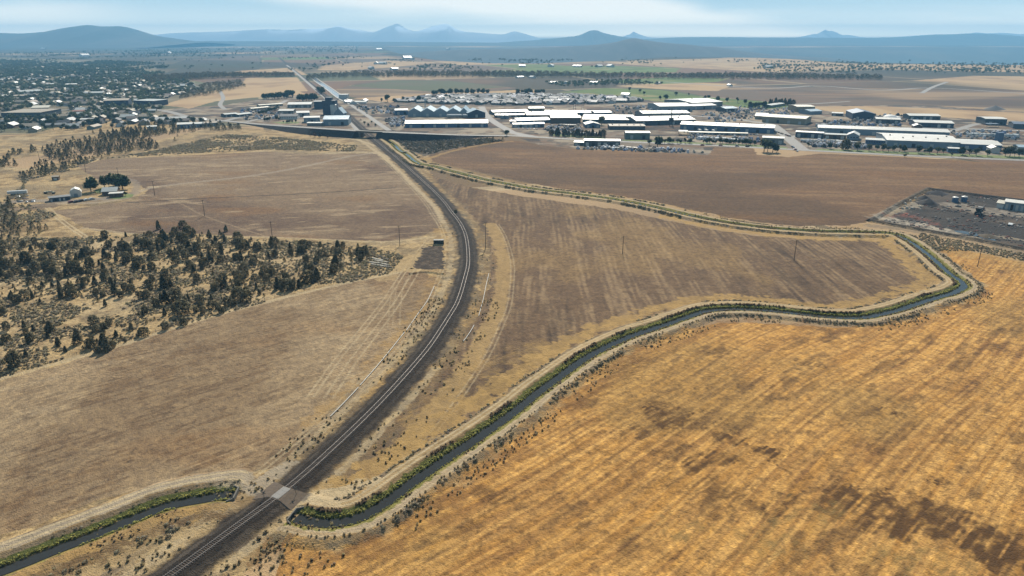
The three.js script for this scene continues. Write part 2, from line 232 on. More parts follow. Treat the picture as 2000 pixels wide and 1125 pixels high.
// the canal's banks
for (const [o, w, c, a, r, p] of [[0, 19, P.tan, 0.7, 0.4, 0.3], [8.4, 2.6, P.grey, 0.7, 0.6, 0.5], [-7.6, 2.6, P.grey, 0.75, 0.6, 0.5], [-4.8, 2.8, P.dust, 0.6, 0.4, 0.3], [4.0, 1.8, P.tanD, 0.8, 0.4, 0.3], [6.1, 3.0, P.tan, 0.7, 0.35, 0.2], [5.3, 0.8, P.pale, 0.9, 0.2, 0], [7.0, 0.8, P.pale, 0.9, 0.2, 0], [-4.1, 0.7, P.pale, 0.8, 0.2, 0.2], [-5.6, 0.7, P.pale, 0.8, 0.2, 0.2], [2.6, 2.6, C(96, 100, 48), 0.95, 0.4, 0], [-2.6, 2.2, C(130, 128, 62), 0.9, 0.5, 0.1]]) stroke(offsetLine(CANAL, o), w, c, a, r, p);
const goldIn = offsetLine(sub(CANAL, p => p[1] > -470), 14.5); stroke(goldIn, 9, P.midG, 0.95, 0.8, 0.25);
const rustOut = offsetLine(sub(CANAL, p => p[1] > -300), -13); stroke(rustOut, 8, P.rust, 0.5, 0.8, 0.5);
stroke(offsetLine(sub(CANAL, p => p[1] < -440 && p[1] > -700), -13), 7, P.midG, 0.5, 0.7, 0.4);
// the canal west of the railway (+ = north side)
for (const [o, w, c, a, r, p] of [[0, 20, P.tanD, 0.6, 0.3, 0.2], [8.2, 4.5, P.dust, 0.85, 0.25, 0], [7.1, 0.9, P.pale, 0.95, 0.15, 0], [9.3, 0.9, P.pale, 0.95, 0.15, 0], [4.4, 2.2, P.grey, 0.8, 0.4, 0.2], [2.9, 2.2, C(88, 94, 44), 0.95, 0.3, 0], [-2.6, 1.8, C(140, 134, 66), 0.8, 0.4, 0.2], [-5, 3.5, P.tanG, 0.8, 0.6, 0.3], [-9, 4, C(116, 92, 64), 0.75, 0.8, 0.4], [-13, 5, P.tan, 0.7, 0.8, 0.3]]) stroke(offsetLine(WEST, o), w, c, a, r, p);
// farm tracks
const ruts = (line, w, gap, c = P.pale, a = 0.75) => { stroke(line, w, P.dust, 0.5, 0.4, 0.2); for (const s of [-1, 1]) stroke(offsetLine(line, s * gap / 2), w * 0.22, c, a, 0.3, 0.1); };
ruts(pxl([[440, 948], [475, 950], [505, 958], [530, 964], [549.6, 969]], 2), 5, 1.9);
stroke(pxl([[556, 972], [590, 976], [640, 968], [690, 955], [730, 942]], 2), 6, P.pale, 0.9, 0.35); stroke(pxl([[575, 968], [620, 985], [660, 985]], 2), 4, P.pale, 0.7, 0.6);
stroke(pxl([[500, 955], [535, 930], [560, 915]], 2), 6, P.dust, 0.8, 0.6); stroke(pxl([[520, 966], [549, 968], [585, 972]], 2), 5, C(120, 112, 104), 0.8, 0.4);
for (const o of [0, 2.2, 6, 9]) stroke(offsetLine(pxl([[600, 775], [655, 700], [705, 640], [745, 590], [775, 545], [800, 510], [832, 470]]), o), 0.9, P.pale, 0.6, 0.4, 0.25);
for (const o of [0, 2, 5]) stroke(offsetLine(pxl([[757, 640], [762, 590], [768, 560], [782, 535]]), o), 0.7, P.pale, 0.4, 0.4, 0.3);
stroke(pxl([[745, 545], [785, 520], [815, 500], [845, 485], [862, 470]]), 10, P.tan, 0.75, 0.6, 0.2);
stroke(pxl([[-40, 752], [100, 712], [250, 670], [400, 622], [560, 580], [680, 552], [780, 532]]), 3.5, P.pale, 0.7, 0.4, 0.2);
stroke(pxl([[160, 445], [300, 460], [520, 463], [640, 468], [760, 472], [850, 462]]), 3, P.pale, 0.6, 0.4, 0.2);
for (const o of [0, 2.4]) stroke(offsetLine(pxl([[95, 404], [118, 425], [145, 445], [165, 458], [190, 475]]), o), 1.2, P.pale, 0.9, 0.3);
ruts(pxl([[60, 402], [100, 398], [180, 396], [240, 388], [270, 375], [300, 366], [380, 356], [480, 345], [580, 328], [680, 306], [735, 298]]), 7, 2.4, C(168, 152, 136), 0.6);
stroke(pxl([[240, 388], [264, 372], [258, 352], [220, 346]]), 6, C(150, 136, 122), 0.7, 0.4);
stroke(pxl([[20, 395], [70, 392], [130, 392], [200, 388], [240, 380]]), 12, C(150, 140, 130), 0.8, 0.3);
stroke(pxl([[250, 396], [330, 391], [450, 385], [600, 378], [770, 367]]), 2.6, C(80, 65, 54), 0.9, 0.35, 0.1);
stroke(pxl([[262, 378], [300, 385], [340, 393], [400, 422], [470, 446], [520, 462]]), 1.4, P.luL, 0.6, 0.4, 0.2);
stroke(pxl([[866, 435], [850, 405], [815, 370], [780, 335], [740, 300], [700, 272]]), 4, P.pale, 0.7, 0.4, 0.2);
stroke(pxl([[640, 300], [690, 297], [740, 300], [760, 310]]), 8, P.pale, 0.7, 0.7, 0.3);
stroke(pxl([[440, 238], [520, 250], [600, 262], [690, 272], [735, 285]]), 4, P.pale, 0.8, 0.4);
stroke(pxl([[-20, 418], [20, 410], [60, 405], [96, 402]]), 16, C(112, 96, 84), 0.8, 0.5, 0.2);
stroke(pxl([[830, 312], [880, 296], [960, 280], [1000, 276]]), 6, P.midG, 0.7, 0.5, 0.2);
stroke(pxl([[1640, 446], [1700, 436], [1812, 372], [1830, 366]]), 5, P.midG, 0.5, 0.6, 0.3);
stroke(pxl([[1700, 440], [1800, 452], [1900, 470], [2000, 492]]), 10, C(140, 124, 104), 0.8, 0.5, 0.2);
stroke(pxl([[1860, 490], [1920, 500], [2040, 520]]), 16, P.midG, 0.6, 0.6, 0.3);
for (const p of [[205, 363, 26], [300, 365, 14], [185, 311, 16], [170, 316, 18], [350, 460, 12]]) stroke(pxl([[p[0] - p[2] / 2, p[1]], [p[0] + p[2] / 2, p[1]]], 2), 5, P.pale, 0.85, 0.5);
// darker growth in the golden field
for (const [x0, y0, x1, y1, w, a] of [[1290, 805, 1330, 830, 9, 0.8], [1360, 905, 1420, 890, 10, 0.75], [1255, 850, 1290, 870, 8, 0.6], [1410, 855, 1440, 860, 5, 0.8], [1480, 880, 1520, 890, 5, 0.9], [1330, 940, 1400, 950, 10, 0.5], [1480, 990, 1540, 985, 8, 0.7], [1625, 955, 1665, 968, 7, 0.75], [1690, 965, 1720, 970, 5, 0.85], [1660, 985, 1760, 1010, 13, 0.7], [1740, 1020, 1800, 1005, 10, 0.8], [1810, 1010, 1900, 1050, 12, 0.85], [1900, 1045, 2010, 1090, 14, 0.85], [1940, 1090, 2010, 1120, 9, 0.7], [1720, 800, 1740, 805, 4, 0.8], [1700, 870, 1730, 885, 4, 0.5], [1560, 705, 1600, 715, 4, 0.6], [1830, 940, 1850, 945, 3, 0.8], [1180, 740, 1250, 700, 6, 0.5], [1120, 790, 1180, 760, 5, 0.4], [960, 960, 1010, 985, 7, 0.45], [1860, 860, 1910, 850, 7, 0.35], [1980, 905, 2005, 915, 4, 0.5]]) stroke(pxl([[x0, y0], [x1, y1]], 2), w * 1.15, C(98, 71, 42), Math.min(1, a * 1.2), 0.9, 0.25);
for (const [x0, y0, x1, y1, w] of [[1500, 1060, 1600, 1000, 10], [1760, 1090, 1860, 1110, 12], [1300, 1040, 1360, 1030, 9]]) stroke(pxl([[x0, y0], [x1, y1]], 3), w, P.sage, 0.5, 0.9, 0.4);
stroke(pxl([[840, 895], [880, 870], [905, 850]], 3), 7, C(104, 80, 50), 0.5, 0.9, 0.4);
stroke(pxl([[880, 1060], [760, 1110]], 3), 4, P.gold, 0.6, 0.9, 0.4);
stroke(pxl([[810, 830], [850, 800], [1000, 690], [1050, 680]], 3), 12, P.midG, 0.45, 0.9, 0.4);
// ballast on top of all
stroke(offsetLine(RAIL, 0), 11.6, C(58, 51, 45), 0.96, 0.14);
for (const [o, w, c, a, r, p] of [[-3.5, 1.7, C(96, 87, 78), 0.7, 0.8, 0.45], [3.6, 1.5, C(88, 79, 70), 0.6, 0.8, 0.45], [0, 2.3, C(92, 78, 66), 0.75, 0.35, 0.3], [-1.5, 0.7, C(44, 39, 35), 0.8, 0.4, 0.2], [1.5, 0.7, C(42, 37, 33), 0.8, 0.4, 0.2], [-2.4, 0.8, C(40, 36, 33), 0.6, 0.6, 0.3], [2.5, 0.9, C(38, 34, 31), 0.6, 0.6, 0.3]]) stroke(offsetLine(nearRail, o), w, c, a, r, p);
for (const p of [[[1812, 369.5], [1780, 386], [1740, 408], [1699, 432]], [[1699, 432], [1760, 443], [1850, 459], [1990, 486], [2060, 500]], [[1812, 369.5], [1870, 377], [1950, 387], [2060, 400]]]) stroke(pxl(p, 4), 4.6, C(78, 72, 66), 0.9, 0.4, 0.1);
// yard: gravel apron, coal-dark stock ground, broken brick and rubble
const YSTROKES = [[[[1870, 402], [1930, 412], [2060, 424]], 26, C(156, 146, 134), 0.9, 0.3], [[[1730, 428], [1790, 440], [1850, 452]], 14, C(196, 184, 168), 0.85, 0.6], [[[1712, 424], [1750, 412], [1800, 396]], 10, C(190, 178, 160), 0.6, 0.7], [[[1740, 422], [1775, 420], [1820, 436]], 10, C(150, 92, 78), 0.85, 0.9], [[[1850, 430], [1930, 440], [2060, 446]], 16, C(64, 60, 58), 0.9, 0.5], [[[1890, 466], [1950, 462], [2000, 470]], 6, C(180, 164, 140), 0.7, 0.8]];

function paint(t) {
  const { w, h, x0, x1, z0, z1 } = t, N = w * h, sx = (x1 - x0) / w, sz = (z1 - z0) / h, reg = new Uint8Array(N), c = new Float32Array(N * 3);
  // rows run from z1 (near, row 0) to z0 (far)
  const fill = (pl, id) => {
    let a = Infinity, b = -Infinity; for (const p of pl) { a = Math.min(a, p[1]); b = Math.max(b, p[1]); }
    const j0 = Math.max(0, Math.floor((z1 - b) / sz)), j1 = Math.min(h - 1, Math.ceil((z1 - a) / sz));
    for (let j = j0; j <= j1; j++) {
      const z = z1 - (j + 0.5) * sz, xs = [];
      for (let i = 0; i < pl.length; i++) { const p = pl[i], q = pl[(i + 1) % pl.length]; if ((p[1] > z) !== (q[1] > z)) xs.push(p[0] + (z - p[1]) / (q[1] - p[1]) * (q[0] - p[0])); }
      xs.sort((m, n) => m - n);
      for (let k = 0; k + 1 < xs.length; k += 2) { const i0 = Math.max(0, Math.round((xs[k] - x0) / sx)), i1 = Math.min(w, Math.round((xs[k + 1] - x0) / sx)); if (i1 > i0) reg.fill(id, j * w + i0, j * w + i1); }
    }
  };
  for (const [id, pl] of AREAS) fill(pl, id);
  for (const k in FIELDS) fill(FIELDS[k], FIELD_ID[k]);
  fill(YARD, 8); fill(PAD, 20);
  const wob = Math.max(1.6, sx * 1.5);
  for (let j = 0; j < h; j++) for (let i = 0; i < w; i++) {
    const x = x0 + (i + 0.5) * sx, z = z1 - (j + 0.5) * sz;
    const ii = clamp(Math.round(i + (fbm(x / 6, z / 6, 2) - 0.5) * 2 * wob / sx * 1.3), 0, w - 1), jj = clamp(Math.round(j + (fbm(x / 6 + 50, z / 6 + 20, 2) - 0.5) * 2 * wob / sz * 1.3), 0, h - 1);
    recipe(reg[jj * w + ii], x, z);
    const o = (j * w + i) * 3; c[o] = cr; c[o + 1] = cg; c[o + 2] = cb;
  }
  const mask = new Float32Array(N);
  const lay = s => {
    const touched = [], hw = s.w / 2, R = hw * (1 + s.rough) + sx;
    for (let k = 0; k + 1 < s.pts.length; k++) {
      const [ax, az] = s.pts[k], [bx, bz] = s.pts[k + 1];
      const i0 = Math.max(0, Math.floor((Math.min(ax, bx) - R - x0) / sx)), i1 = Math.min(w - 1, Math.ceil((Math.max(ax, bx) + R - x0) / sx)), j0 = Math.max(0, Math.floor((z1 - Math.max(az, bz) - R) / sz)), j1 = Math.min(h - 1, Math.ceil((z1 - Math.min(az, bz) + R) / sz));
      if (i1 < i0 || j1 < j0) continue;
      const dx = bx - ax, dz = bz - az, L = dx * dx + dz * dz || 1e-9;
      for (let j = j0; j <= j1; j++) for (let i = i0; i <= i1; i++) {
        const x = x0 + (i + 0.5) * sx, z = z1 - (j + 0.5) * sz, q = clamp(((x - ax) * dx + (z - az) * dz) / L), d = Math.hypot(x - ax - q * dx, z - az - q * dz);
        if (d > R) continue;
        const n = (fbm(x / (1.2 + s.w * 0.25) + s.w * 7, z / (1.2 + s.w * 0.25), 3) - 0.5) * 2, e = d + n * s.rough * hw * 1.6, soft = Math.max(sx * 0.6, hw * (s.rough > 0.85 ? 0.6 : 0.25));
        let a = s.a * (1 - sst(hw - soft, hw + soft * 0.6, e + (vn(x / 0.7, z / 0.7) - 0.5) * s.rough * Math.min(hw, 2.5) * 1.2));
        if (s.rough > 0.85) a *= 1.25 * sst(0.22, 0.72, 0.6 * vn((x * D48[0] - z * D48[1]) / 8, (x * D48[1] + z * D48[0]) / 0.8) + 0.4 * fbm(x / 1.8, z / 1.8, 2));
        if (s.patchy) a *= 1 - s.patchy * sst(0.4, 0.62, fbm(x / 3.3 + 9, z / 3.3 + s.w, 3)) * 1.3;
        const o = j * w + i; if (a > mask[o]) { if (mask[o] === 0) touched.push(o); mask[o] = a; }
      }
    }
    for (const o of touched) {
      const a = clamp(mask[o]), x = x0 + (o % w + 0.5) * sx, z = z1 - (Math.floor(o / w) + 0.5) * sz, k = 0.78 + 0.44 * (0.5 * vn(x / 0.6, z / 0.6) + 0.5 * vn(x / 2.1 + 4, z / 2.1)), o3 = o * 3; mask[o] = 0;
      for (let q = 0; q < 3; q++) c[o3 + q] += (s.c[q] * k - c[o3 + q]) * a;
    }
  };
  for (const s of STROKES) lay(s);
  if (z0 < -380 && z1 > -900) for (const [p, wd, cc, a, r] of YSTROKES) lay({ pts: pxl(p, 4), w: wd, c: cc, a, rough: r, patchy: 0.4 });
  if (reg.includes(20)) for (let j = 0; j < h; j++) for (let i = 0; i < w; i++) { const x = x0 + (i + 0.5) * sx, z = z1 - (j + 0.5) * sz, ii = clamp(Math.round(i + (fbm(x / 2, z / 2, 3) - 0.5) * 4 / sx), 0, w - 1), jj = clamp(Math.round(j + (fbm(x / 2 + 50, z / 2, 3) - 0.5) * 4 / sz), 0, h - 1); if (reg[jj * w + ii] === 20) { recipe(20, x, z); const o = (j * w + i) * 3; c[o] = cr; c[o + 1] = cg; c[o + 2] = cb; } }
  const d = new Uint8Array(N * 4), enc = v => { v = clamp(v); return 255 * (v <= 0.0031308 ? v * 12.92 : 1.055 * v ** (1 / 2.4) - 0.055) + 0.5; };
  for (let o = 0; o < N; o++) { d[o * 4] = enc(c[o * 3]); d[o * 4 + 1] = enc(c[o * 3 + 1]); d[o * 4 + 2] = enc(c[o * 3 + 2]); d[o * 4 + 3] = 255; }
  const tx = new THREE.DataTexture(d, w, h); tx.colorSpace = THREE.SRGBColorSpace; tx.magFilter = THREE.LinearFilter; tx.wrapS = tx.wrapT = THREE.ClampToEdgeWrapping; tx.needsUpdate = true;
  return tx;
}
// tufted relief, tiles every 24 m
const BUMP = (() => {
  const S = 1024, d = new Uint8Array(S * S * 4);
  const pn = (x, y, p) => { const xi = Math.floor(x), yi = Math.floor(y); let fx = x - xi, fy = y - yi; fx = fx * fx * (3 - 2 * fx); fy = fy * fy * (3 - 2 * fy); const m = k => ((k % p) + p) % p, a = TBL[(m(yi) << 8) + m(xi)], b = TBL[(m(yi) << 8) + m(xi + 1)], c = TBL[(m(yi + 1) << 8) + m(xi)], e = TBL[(m(yi + 1) << 8) + m(xi + 1)]; return a + (b - a) * fx + (c - a) * fy + (a - b - c + e) * fx * fy; };
  for (let j = 0; j < S; j++) for (let i = 0; i < S; i++) { const u = i / S, v = j / S, n = 0.22 * pn(u * 20, v * 20, 20) + 0.33 * pn(u * 52, v * 52, 52) + 0.45 * pn(u * 118, v * 118, 118), o = (j * S + i) * 4; d[o] = d[o + 1] = d[o + 2] = n * 255; d[o + 3] = 255; }
  const t = new THREE.DataTexture(d, S, S); t.magFilter = THREE.LinearFilter; t.wrapS = t.wrapT = THREE.RepeatWrapping; t.needsUpdate = true; return t;
})();
const GROUND_MATS = TILES.map((t, k) => {
  const m = new THREE.MeshStandardMaterial({ map: paint(t), roughness: 1, metalness: 0 });
  m.specularIntensity = 0.3;
  if (k < 3) { const b = BUMP.clone(); b.repeat.set((t.x1 - t.x0) / (24 * (1 + k)), (t.z1 - t.z0) / (24 * (1 + k))); b.needsUpdate = true; m.bumpMap = b; m.bumpScale = [0.32, 0.45, 0.6][k]; }
  return m;
});
const tileOf = z => { for (let k = 0; k < TILES.length; k++) if (z >= TILES[k].z0) return k; return TILES.length - 1; };
// triangles (flat list of xyz, 9 numbers each) dressed in the ground's colours by place
function groundSheet(name, tris, nrm) {
  const bins = TILES.map(() => []);
  for (let i = 0; i < tris.length; i += 9) bins[tileOf((tris[i + 2] + tris[i + 5] + tris[i + 8]) / 3)].push(i);
  const pos = new Float32Array(tris.length), uv = new Float32Array(tris.length / 3 * 2), nn = nrm && new Float32Array(tris.length), g = new THREE.BufferGeometry(), mats = []; let at = 0;
  bins.forEach((b, k) => {
    if (!b.length) return; const t = TILES[k];
    g.addGroup(at / 3, b.length * 3, mats.length); mats.push(GROUND_MATS[k]);
    for (const i of b) for (let v = 0; v < 3; v++) { for (let q = 0; q < 3; q++) { pos[at + q] = tris[i + v * 3 + q]; if (nn) nn[at + q] = nrm[i + v * 3 + q]; } uv[at / 3 * 2] = (pos[at] - t.x0) / (t.x1 - t.x0); uv[at / 3 * 2 + 1] = (t.z1 - pos[at + 2]) / (t.z1 - t.z0); at += 3; }
  });
  g.setAttribute('position', new THREE.BufferAttribute(pos, 3)); g.setAttribute('uv', new THREE.BufferAttribute(uv, 2));
  if (nn) g.setAttribute('normal', new THREE.BufferAttribute(nn, 3)); else g.computeVertexNormals();
  const m = new THREE.Mesh(g, mats.length === 1 ? mats[0] : mats); if (mats.length === 1) g.clearGroups();
  m.name = name; m.receiveShadow = m.castShadow = true; return m;
}
function structure(m) { m.userData.kind = 'structure'; scene.add(m); return m; }
const quadUp = (out, a, b, c, d) => out.push(...a, ...b, ...c, ...a, ...c, ...d);
// the plain; on the right it breaks off at a rim, beyond which a wooded valley lies lower
const RIM = [[2300, 128], [2000, 127], [1800, 124.5], [1640, 121], [1560, 116], [1480, 113], [1400, 112], [1300, 112], [1220, 117], [1150, 120], [1050, 124], [950, 123.5], [850, 117.5], [790, 107], [765, 101], [745, 93.8]];
{
  const out = [], tri = pl => { for (const f of THREE.ShapeUtils.triangulateShape(pl.map(p => new THREE.Vector2(...p)), [])) { const p = f.map(i => [pl[i][0], 0, pl[i][1]]); const up = (p[1][2] - p[0][2]) * (p[2][0] - p[0][0]) - (p[1][0] - p[0][0]) * (p[2][2] - p[0][2]); up > 0 ? out.push(...p[0], ...p[1], ...p[2]) : out.push(...p[0], ...p[2], ...p[1]); } };
  TILES.forEach((t, k) => { if (k === 4) { const rim = RIM.map(p => G(...p)); tri([[t.x0, t.z1], [t.x1, t.z1], [t.x1, rim[1][1]], ...rim.slice(1), [rim[rim.length - 1][0], t.z0], [t.x0, t.z0]]); } else for (let i = 0; i < 8; i++) { const a = lerp(t.x0, t.x1, i / 8), b = lerp(t.x0, t.x1, (i + 1) / 8); quadUp(out, [a, 0, t.z1], [b, 0, t.z1], [b, 0, t.z0], [a, 0, t.z0]); } });
  structure(groundSheet('ground', out));
  const far = new THREE.Mesh(new THREE.PlaneGeometry(14000, 5500).rotateX(-Math.PI / 2), new THREE.MeshStandardMaterial({ color: col(P.tanD), roughness: 1 })); far.position.set(0, -0.8, 150); far.name = 'plain'; far.receiveShadow = true; structure(far);
}
function clipRect(pl, t) { // Sutherland-Hodgman against a tile
  const cut = (pts, inside, cross) => { const o = []; pts.forEach((p, i) => { const q = pts[(i + 1) % pts.length], a = inside(p), b = inside(q); if (a) o.push(p); if (a !== b) o.push(cross(p, q)); }); return o; };
  const cx = X => (p, q) => [X, p[1] + (X - p[0]) / (q[0] - p[0]) * (q[1] - p[1])], cz = Z => (p, q) => [p[0] + (Z - p[1]) / (q[1] - p[1]) * (q[0] - p[0]), Z];
  pl = cut(pl, p => p[0] >= t.x0, cx(t.x0)); pl = cut(pl, p => p[0] <= t.x1, cx(t.x1)); pl = cut(pl, p => p[1] >= t.z0, cz(t.z0)); return cut(pl, p => p[1] <= t.z1, cz(t.z1));
}
for (const [key, name] of [['wheat', 'golden_field'], ['middle', 'stubble_field'], ['upper', 'fallow_field'], ['leftLow', 'mown_field'], ['leftUp', 'pasture_field']]) {
  const out = [];
  for (const t of TILES.slice(0, 4)) {
    const pl = clipRect(FIELDS[key], t); if (pl.length < 3) continue;
    const v = pl.map(p => new THREE.Vector2(p[0], p[1]));
    for (const f of THREE.ShapeUtils.triangulateShape(v, [])) { const p = f.map(i => [pl[i][0], 0.03, pl[i][1]]); const up = (p[1][2] - p[0][2]) * (p[2][0] - p[0][0]) - (p[1][0] - p[0][0]) * (p[2][2] - p[0][2]); if (Math.abs(up) < 1e-6) continue; up > 0 ? out.push(...p[0], ...p[1], ...p[2]) : out.push(...p[0], ...p[2], ...p[1]); }
  }
  structure(groundSheet(name, out));
}
// a cross-section [offset, height] carried along a line; + offset = right of travel
function sweep(line, prof, hscale = () => 1) {
  const rows = prof.map(([o]) => offsetLine(line, o)), out = [];
  for (let k = 0; k + 1 < prof.length; k++) for (let i = 0; i + 1 < line.length; i++) {
    const p = (r, q) => [rows[r][q][0], prof[r][1] * hscale(q, line), rows[r][q][1]];
    quadUp(out, p(k, i), p(k + 1, i), p(k + 1, i + 1), p(k, i + 1));
  }
  return out;
}
const plainGeo = tris => { const g = new THREE.BufferGeometry(); g.setAttribute('position', new THREE.BufferAttribute(new Float32Array(tris), 3)); g.setAttribute('uv', new THREE.BufferAttribute(new Float32Array(tris.length / 3 * 2).map((_, i) => tris[Math.floor(i / 2) * 3 + (i % 2) * 2]), 2)); g.computeVertexNormals(); return g; };

// ---------------------------------------------------------------- things: helpers
const taken = {};
function numbered(n) { taken[n] = (taken[n] ?? -1) + 1; return taken[n] ? `${n}_${String(taken[n]).padStart(3, '0')}` : n; }
function tag(o, label, category, group, kind) { o.userData.label = label; o.userData.category = category; if (group) o.userData.group = group; if (kind) o.userData.kind = kind; return o; }
function thing(name, label, category, pos = [0, 0, 0], turn = 0, group) { const g = new THREE.Group(); g.name = numbered(name); g.position.set(...pos); g.rotation.y = turn; tag(g, label, category, group); scene.add(g); return g; }
function part(name, geo, mat, parent) { const m = new THREE.Mesh(geo, mat); m.name = name; m.castShadow = m.receiveShadow = true; parent.add(m); return m; }
function solo(name, geo, mat, label, category, pos = [0, 0, 0], turn = 0, group) { const m = new THREE.Mesh(geo, mat); m.name = numbered(name); m.castShadow = m.receiveShadow = true; m.position.set(...pos); m.rotation.y = turn; tag(m, label, category, group); scene.add(m); return m; }
function copyOf(o, pos, turn, label, group, scale = 1) { const c = o.clone(); c.name = numbered(o.name.replace(/_\d{3}$/, '')); c.userData = { ...o.userData }; if (label) c.userData.label = label; if (group) c.userData.group = group; c.position.set(...pos); c.rotation.y = turn; c.scale.setScalar(scale); scene.add(c); return c; }
const std = (c, rough = 0.8, metal = 0, o = {}) => new THREE.MeshStandardMaterial({ color: col(c), roughness: rough, metalness: metal, ...o });
const box = (x0, x1, y0, y1, z0, z1) => new THREE.BoxGeometry(x1 - x0, y1 - y0, z1 - z0).translate((x0 + x1) / 2, (y0 + y1) / 2, (z0 + z1) / 2);
const cyl = (r0, r1, h, n = 10) => new THREE.CylinderGeometry(r0, r1, h, n).translate(0, h / 2, 0);
function tube(pts, r, seg = 6) { return new THREE.TubeGeometry(new THREE.CatmullRomCurve3(pts.map(p => new THREE.Vector3(...p))), Math.max(2, pts.length * 2), r, seg); }
const R0 = rng(2024), rnd = (a = 0, b = 1) => a + (b - a) * R0();
const noiseTex = (c0, c1, sx, sy, seed, S = 256) => { const d = new Uint8Array(S * S * 4); for (let j = 0; j < S; j++) for (let i = 0; i < S; i++) { const t = clamp(0.65 * fbm(i / S * sx + seed, j / S * sy, 4) + 0.5 * vn(i / 2.1 + seed, j / 2.1) - 0.08), o = (j * S + i) * 4; for (let q = 0; q < 3; q++) d[o + q] = 255 * clamp(lerp(c0[q], c1[q], t)) ** (1 / 2.2); d[o + 3] = 255; } const t = new THREE.DataTexture(d, S, S); t.colorSpace = THREE.SRGBColorSpace; t.magFilter = THREE.LinearFilter; t.wrapS = t.wrapT = THREE.RepeatWrapping; t.needsUpdate = true; return t; };

// ---------------------------------------------------------------- canal: raised banks and water
const extend = (line, atEnd) => { const n = line.length, [p, q] = atEnd ? [line[n - 1], line[n - 3]] : [line[0], line[2]], l = Math.hypot(p[0] - q[0], p[1] - q[1]), e = [p[0] + (p[0] - q[0]) / l * 3.2, p[1] + (p[1] - q[1]) / l * 3.2]; return atEnd ? [...line, e] : [e, ...line]; };
structure(groundSheet('canal_bank', sweep(extend(CANAL, true), [[-9.5, 0.02], [-7.2, 0.75], [-6.2, 0.95], [-3.4, 0.95], [-1.7, 0.12], [1.7, 0.12], [2.4, 0.5], [4.4, 1.25], [7.7, 1.25], [8.6, 1.0], [10.6, 0.02]], (i, l) => i === l.length - 1 ? 0 : 1)));
structure(groundSheet('canal_bank_001', sweep(extend(WEST, false), [[-12, 0.02], [-8, 0.5], [-4.5, 0.85], [-3.2, 0.8], [-1.6, 0.1], [1.6, 0.1], [2.6, 0.7], [5.6, 1.35], [10.2, 1.35], [13, 0.02]], i => i === 0 ? 0 : 1)));
const RIP = (() => { const S = 256, d = new Uint8Array(S * S * 4); for (let j = 0; j < S; j++) for (let i = 0; i < S; i++) { const n = 0.6 * fbm(i / 24, j / 9, 4) + 0.4 * vn(i / 3, j / 2), o = (j * S + i) * 4; d[o] = d[o + 1] = d[o + 2] = 255 * n; d[o + 3] = 255; } const t = new THREE.DataTexture(d, S, S); t.magFilter = THREE.LinearFilter; t.wrapS = t.wrapT = THREE.MirroredRepeatWrapping; t.repeat.set(0.12, 0.12); t.needsUpdate = true; return t; })();
const waterMat = new THREE.MeshPhysicalMaterial({ color: new THREE.Color().setRGB(0.026, 0.024, 0.018), roughness: 0.05, ior: 1.333, bumpMap: RIP, bumpScale: 0.012 });
{ const w = (name, line) => { const m = new THREE.Mesh(plainGeo(sweep(line, [[-1.7, 0.3], [1.7, 0.3]])), waterMat); m.name = name; m.receiveShadow = true; structure(m); }; w('canal_water', CANAL); w('canal_water_001', WEST); }

// ---------------------------------------------------------------- railway
{
  const t = thing('railway', 'single track railway curving between the fields on dark stone ballast', 'railway');
  const near = RAIL.filter(p => p[1] > -1700);
  { const m = groundSheet('ballast', sweep(near, [[-5.3, 0.0], [-2.9, 0.68], [-1.9, 0.9], [1.9, 0.9], [2.9, 0.68], [5.4, 0.0]])); t.add(m); }
  const fine = smooth(near.filter((_, i) => i % 2 === 0), 1.2);
  const steel = new THREE.MeshStandardMaterial({ color: new THREE.Color(0.22, 0.195, 0.17), roughness: 0.55, metalness: 0.8 });
  for (const s of [-1, 1]) { const c = s * 0.755; part('rail', plainGeo(sweep(fine, [[c - 0.075, 0.92], [c - 0.04, 1.14], [c + 0.04, 1.14], [c + 0.075, 0.92]])), steel, t); }
  const ties = []; let acc = 0;
  for (let i = 1; i < fine.length && fine[i][1] > -560; i++) { const a = fine[i - 1], b = fine[i], l = Math.hypot(b[0] - a[0], b[1] - a[1]); for (; acc < l; acc += 0.6) ties.push([lerp(a[0], b[0], acc / l), lerp(a[1], b[1], acc / l), Math.atan2(b[0] - a[0], b[1] - a[1])]); acc -= l; }
  const im = new THREE.InstancedMesh(new THREE.BoxGeometry(2.6, 0.16, 0.24), std(C(84, 74, 66), 0.95), ties.length), M = new THREE.Matrix4();
  ties.forEach(([x, z, a], i) => { M.makeRotationY(a).setPosition(x, 0.93, z); im.setMatrixAt(i, M); im.setColorAt(i, new THREE.Color().setScalar(rnd(0.7, 1.25))); });
  im.name = 'sleepers'; im.userData.kind = 'stuff'; t.add(im);
}
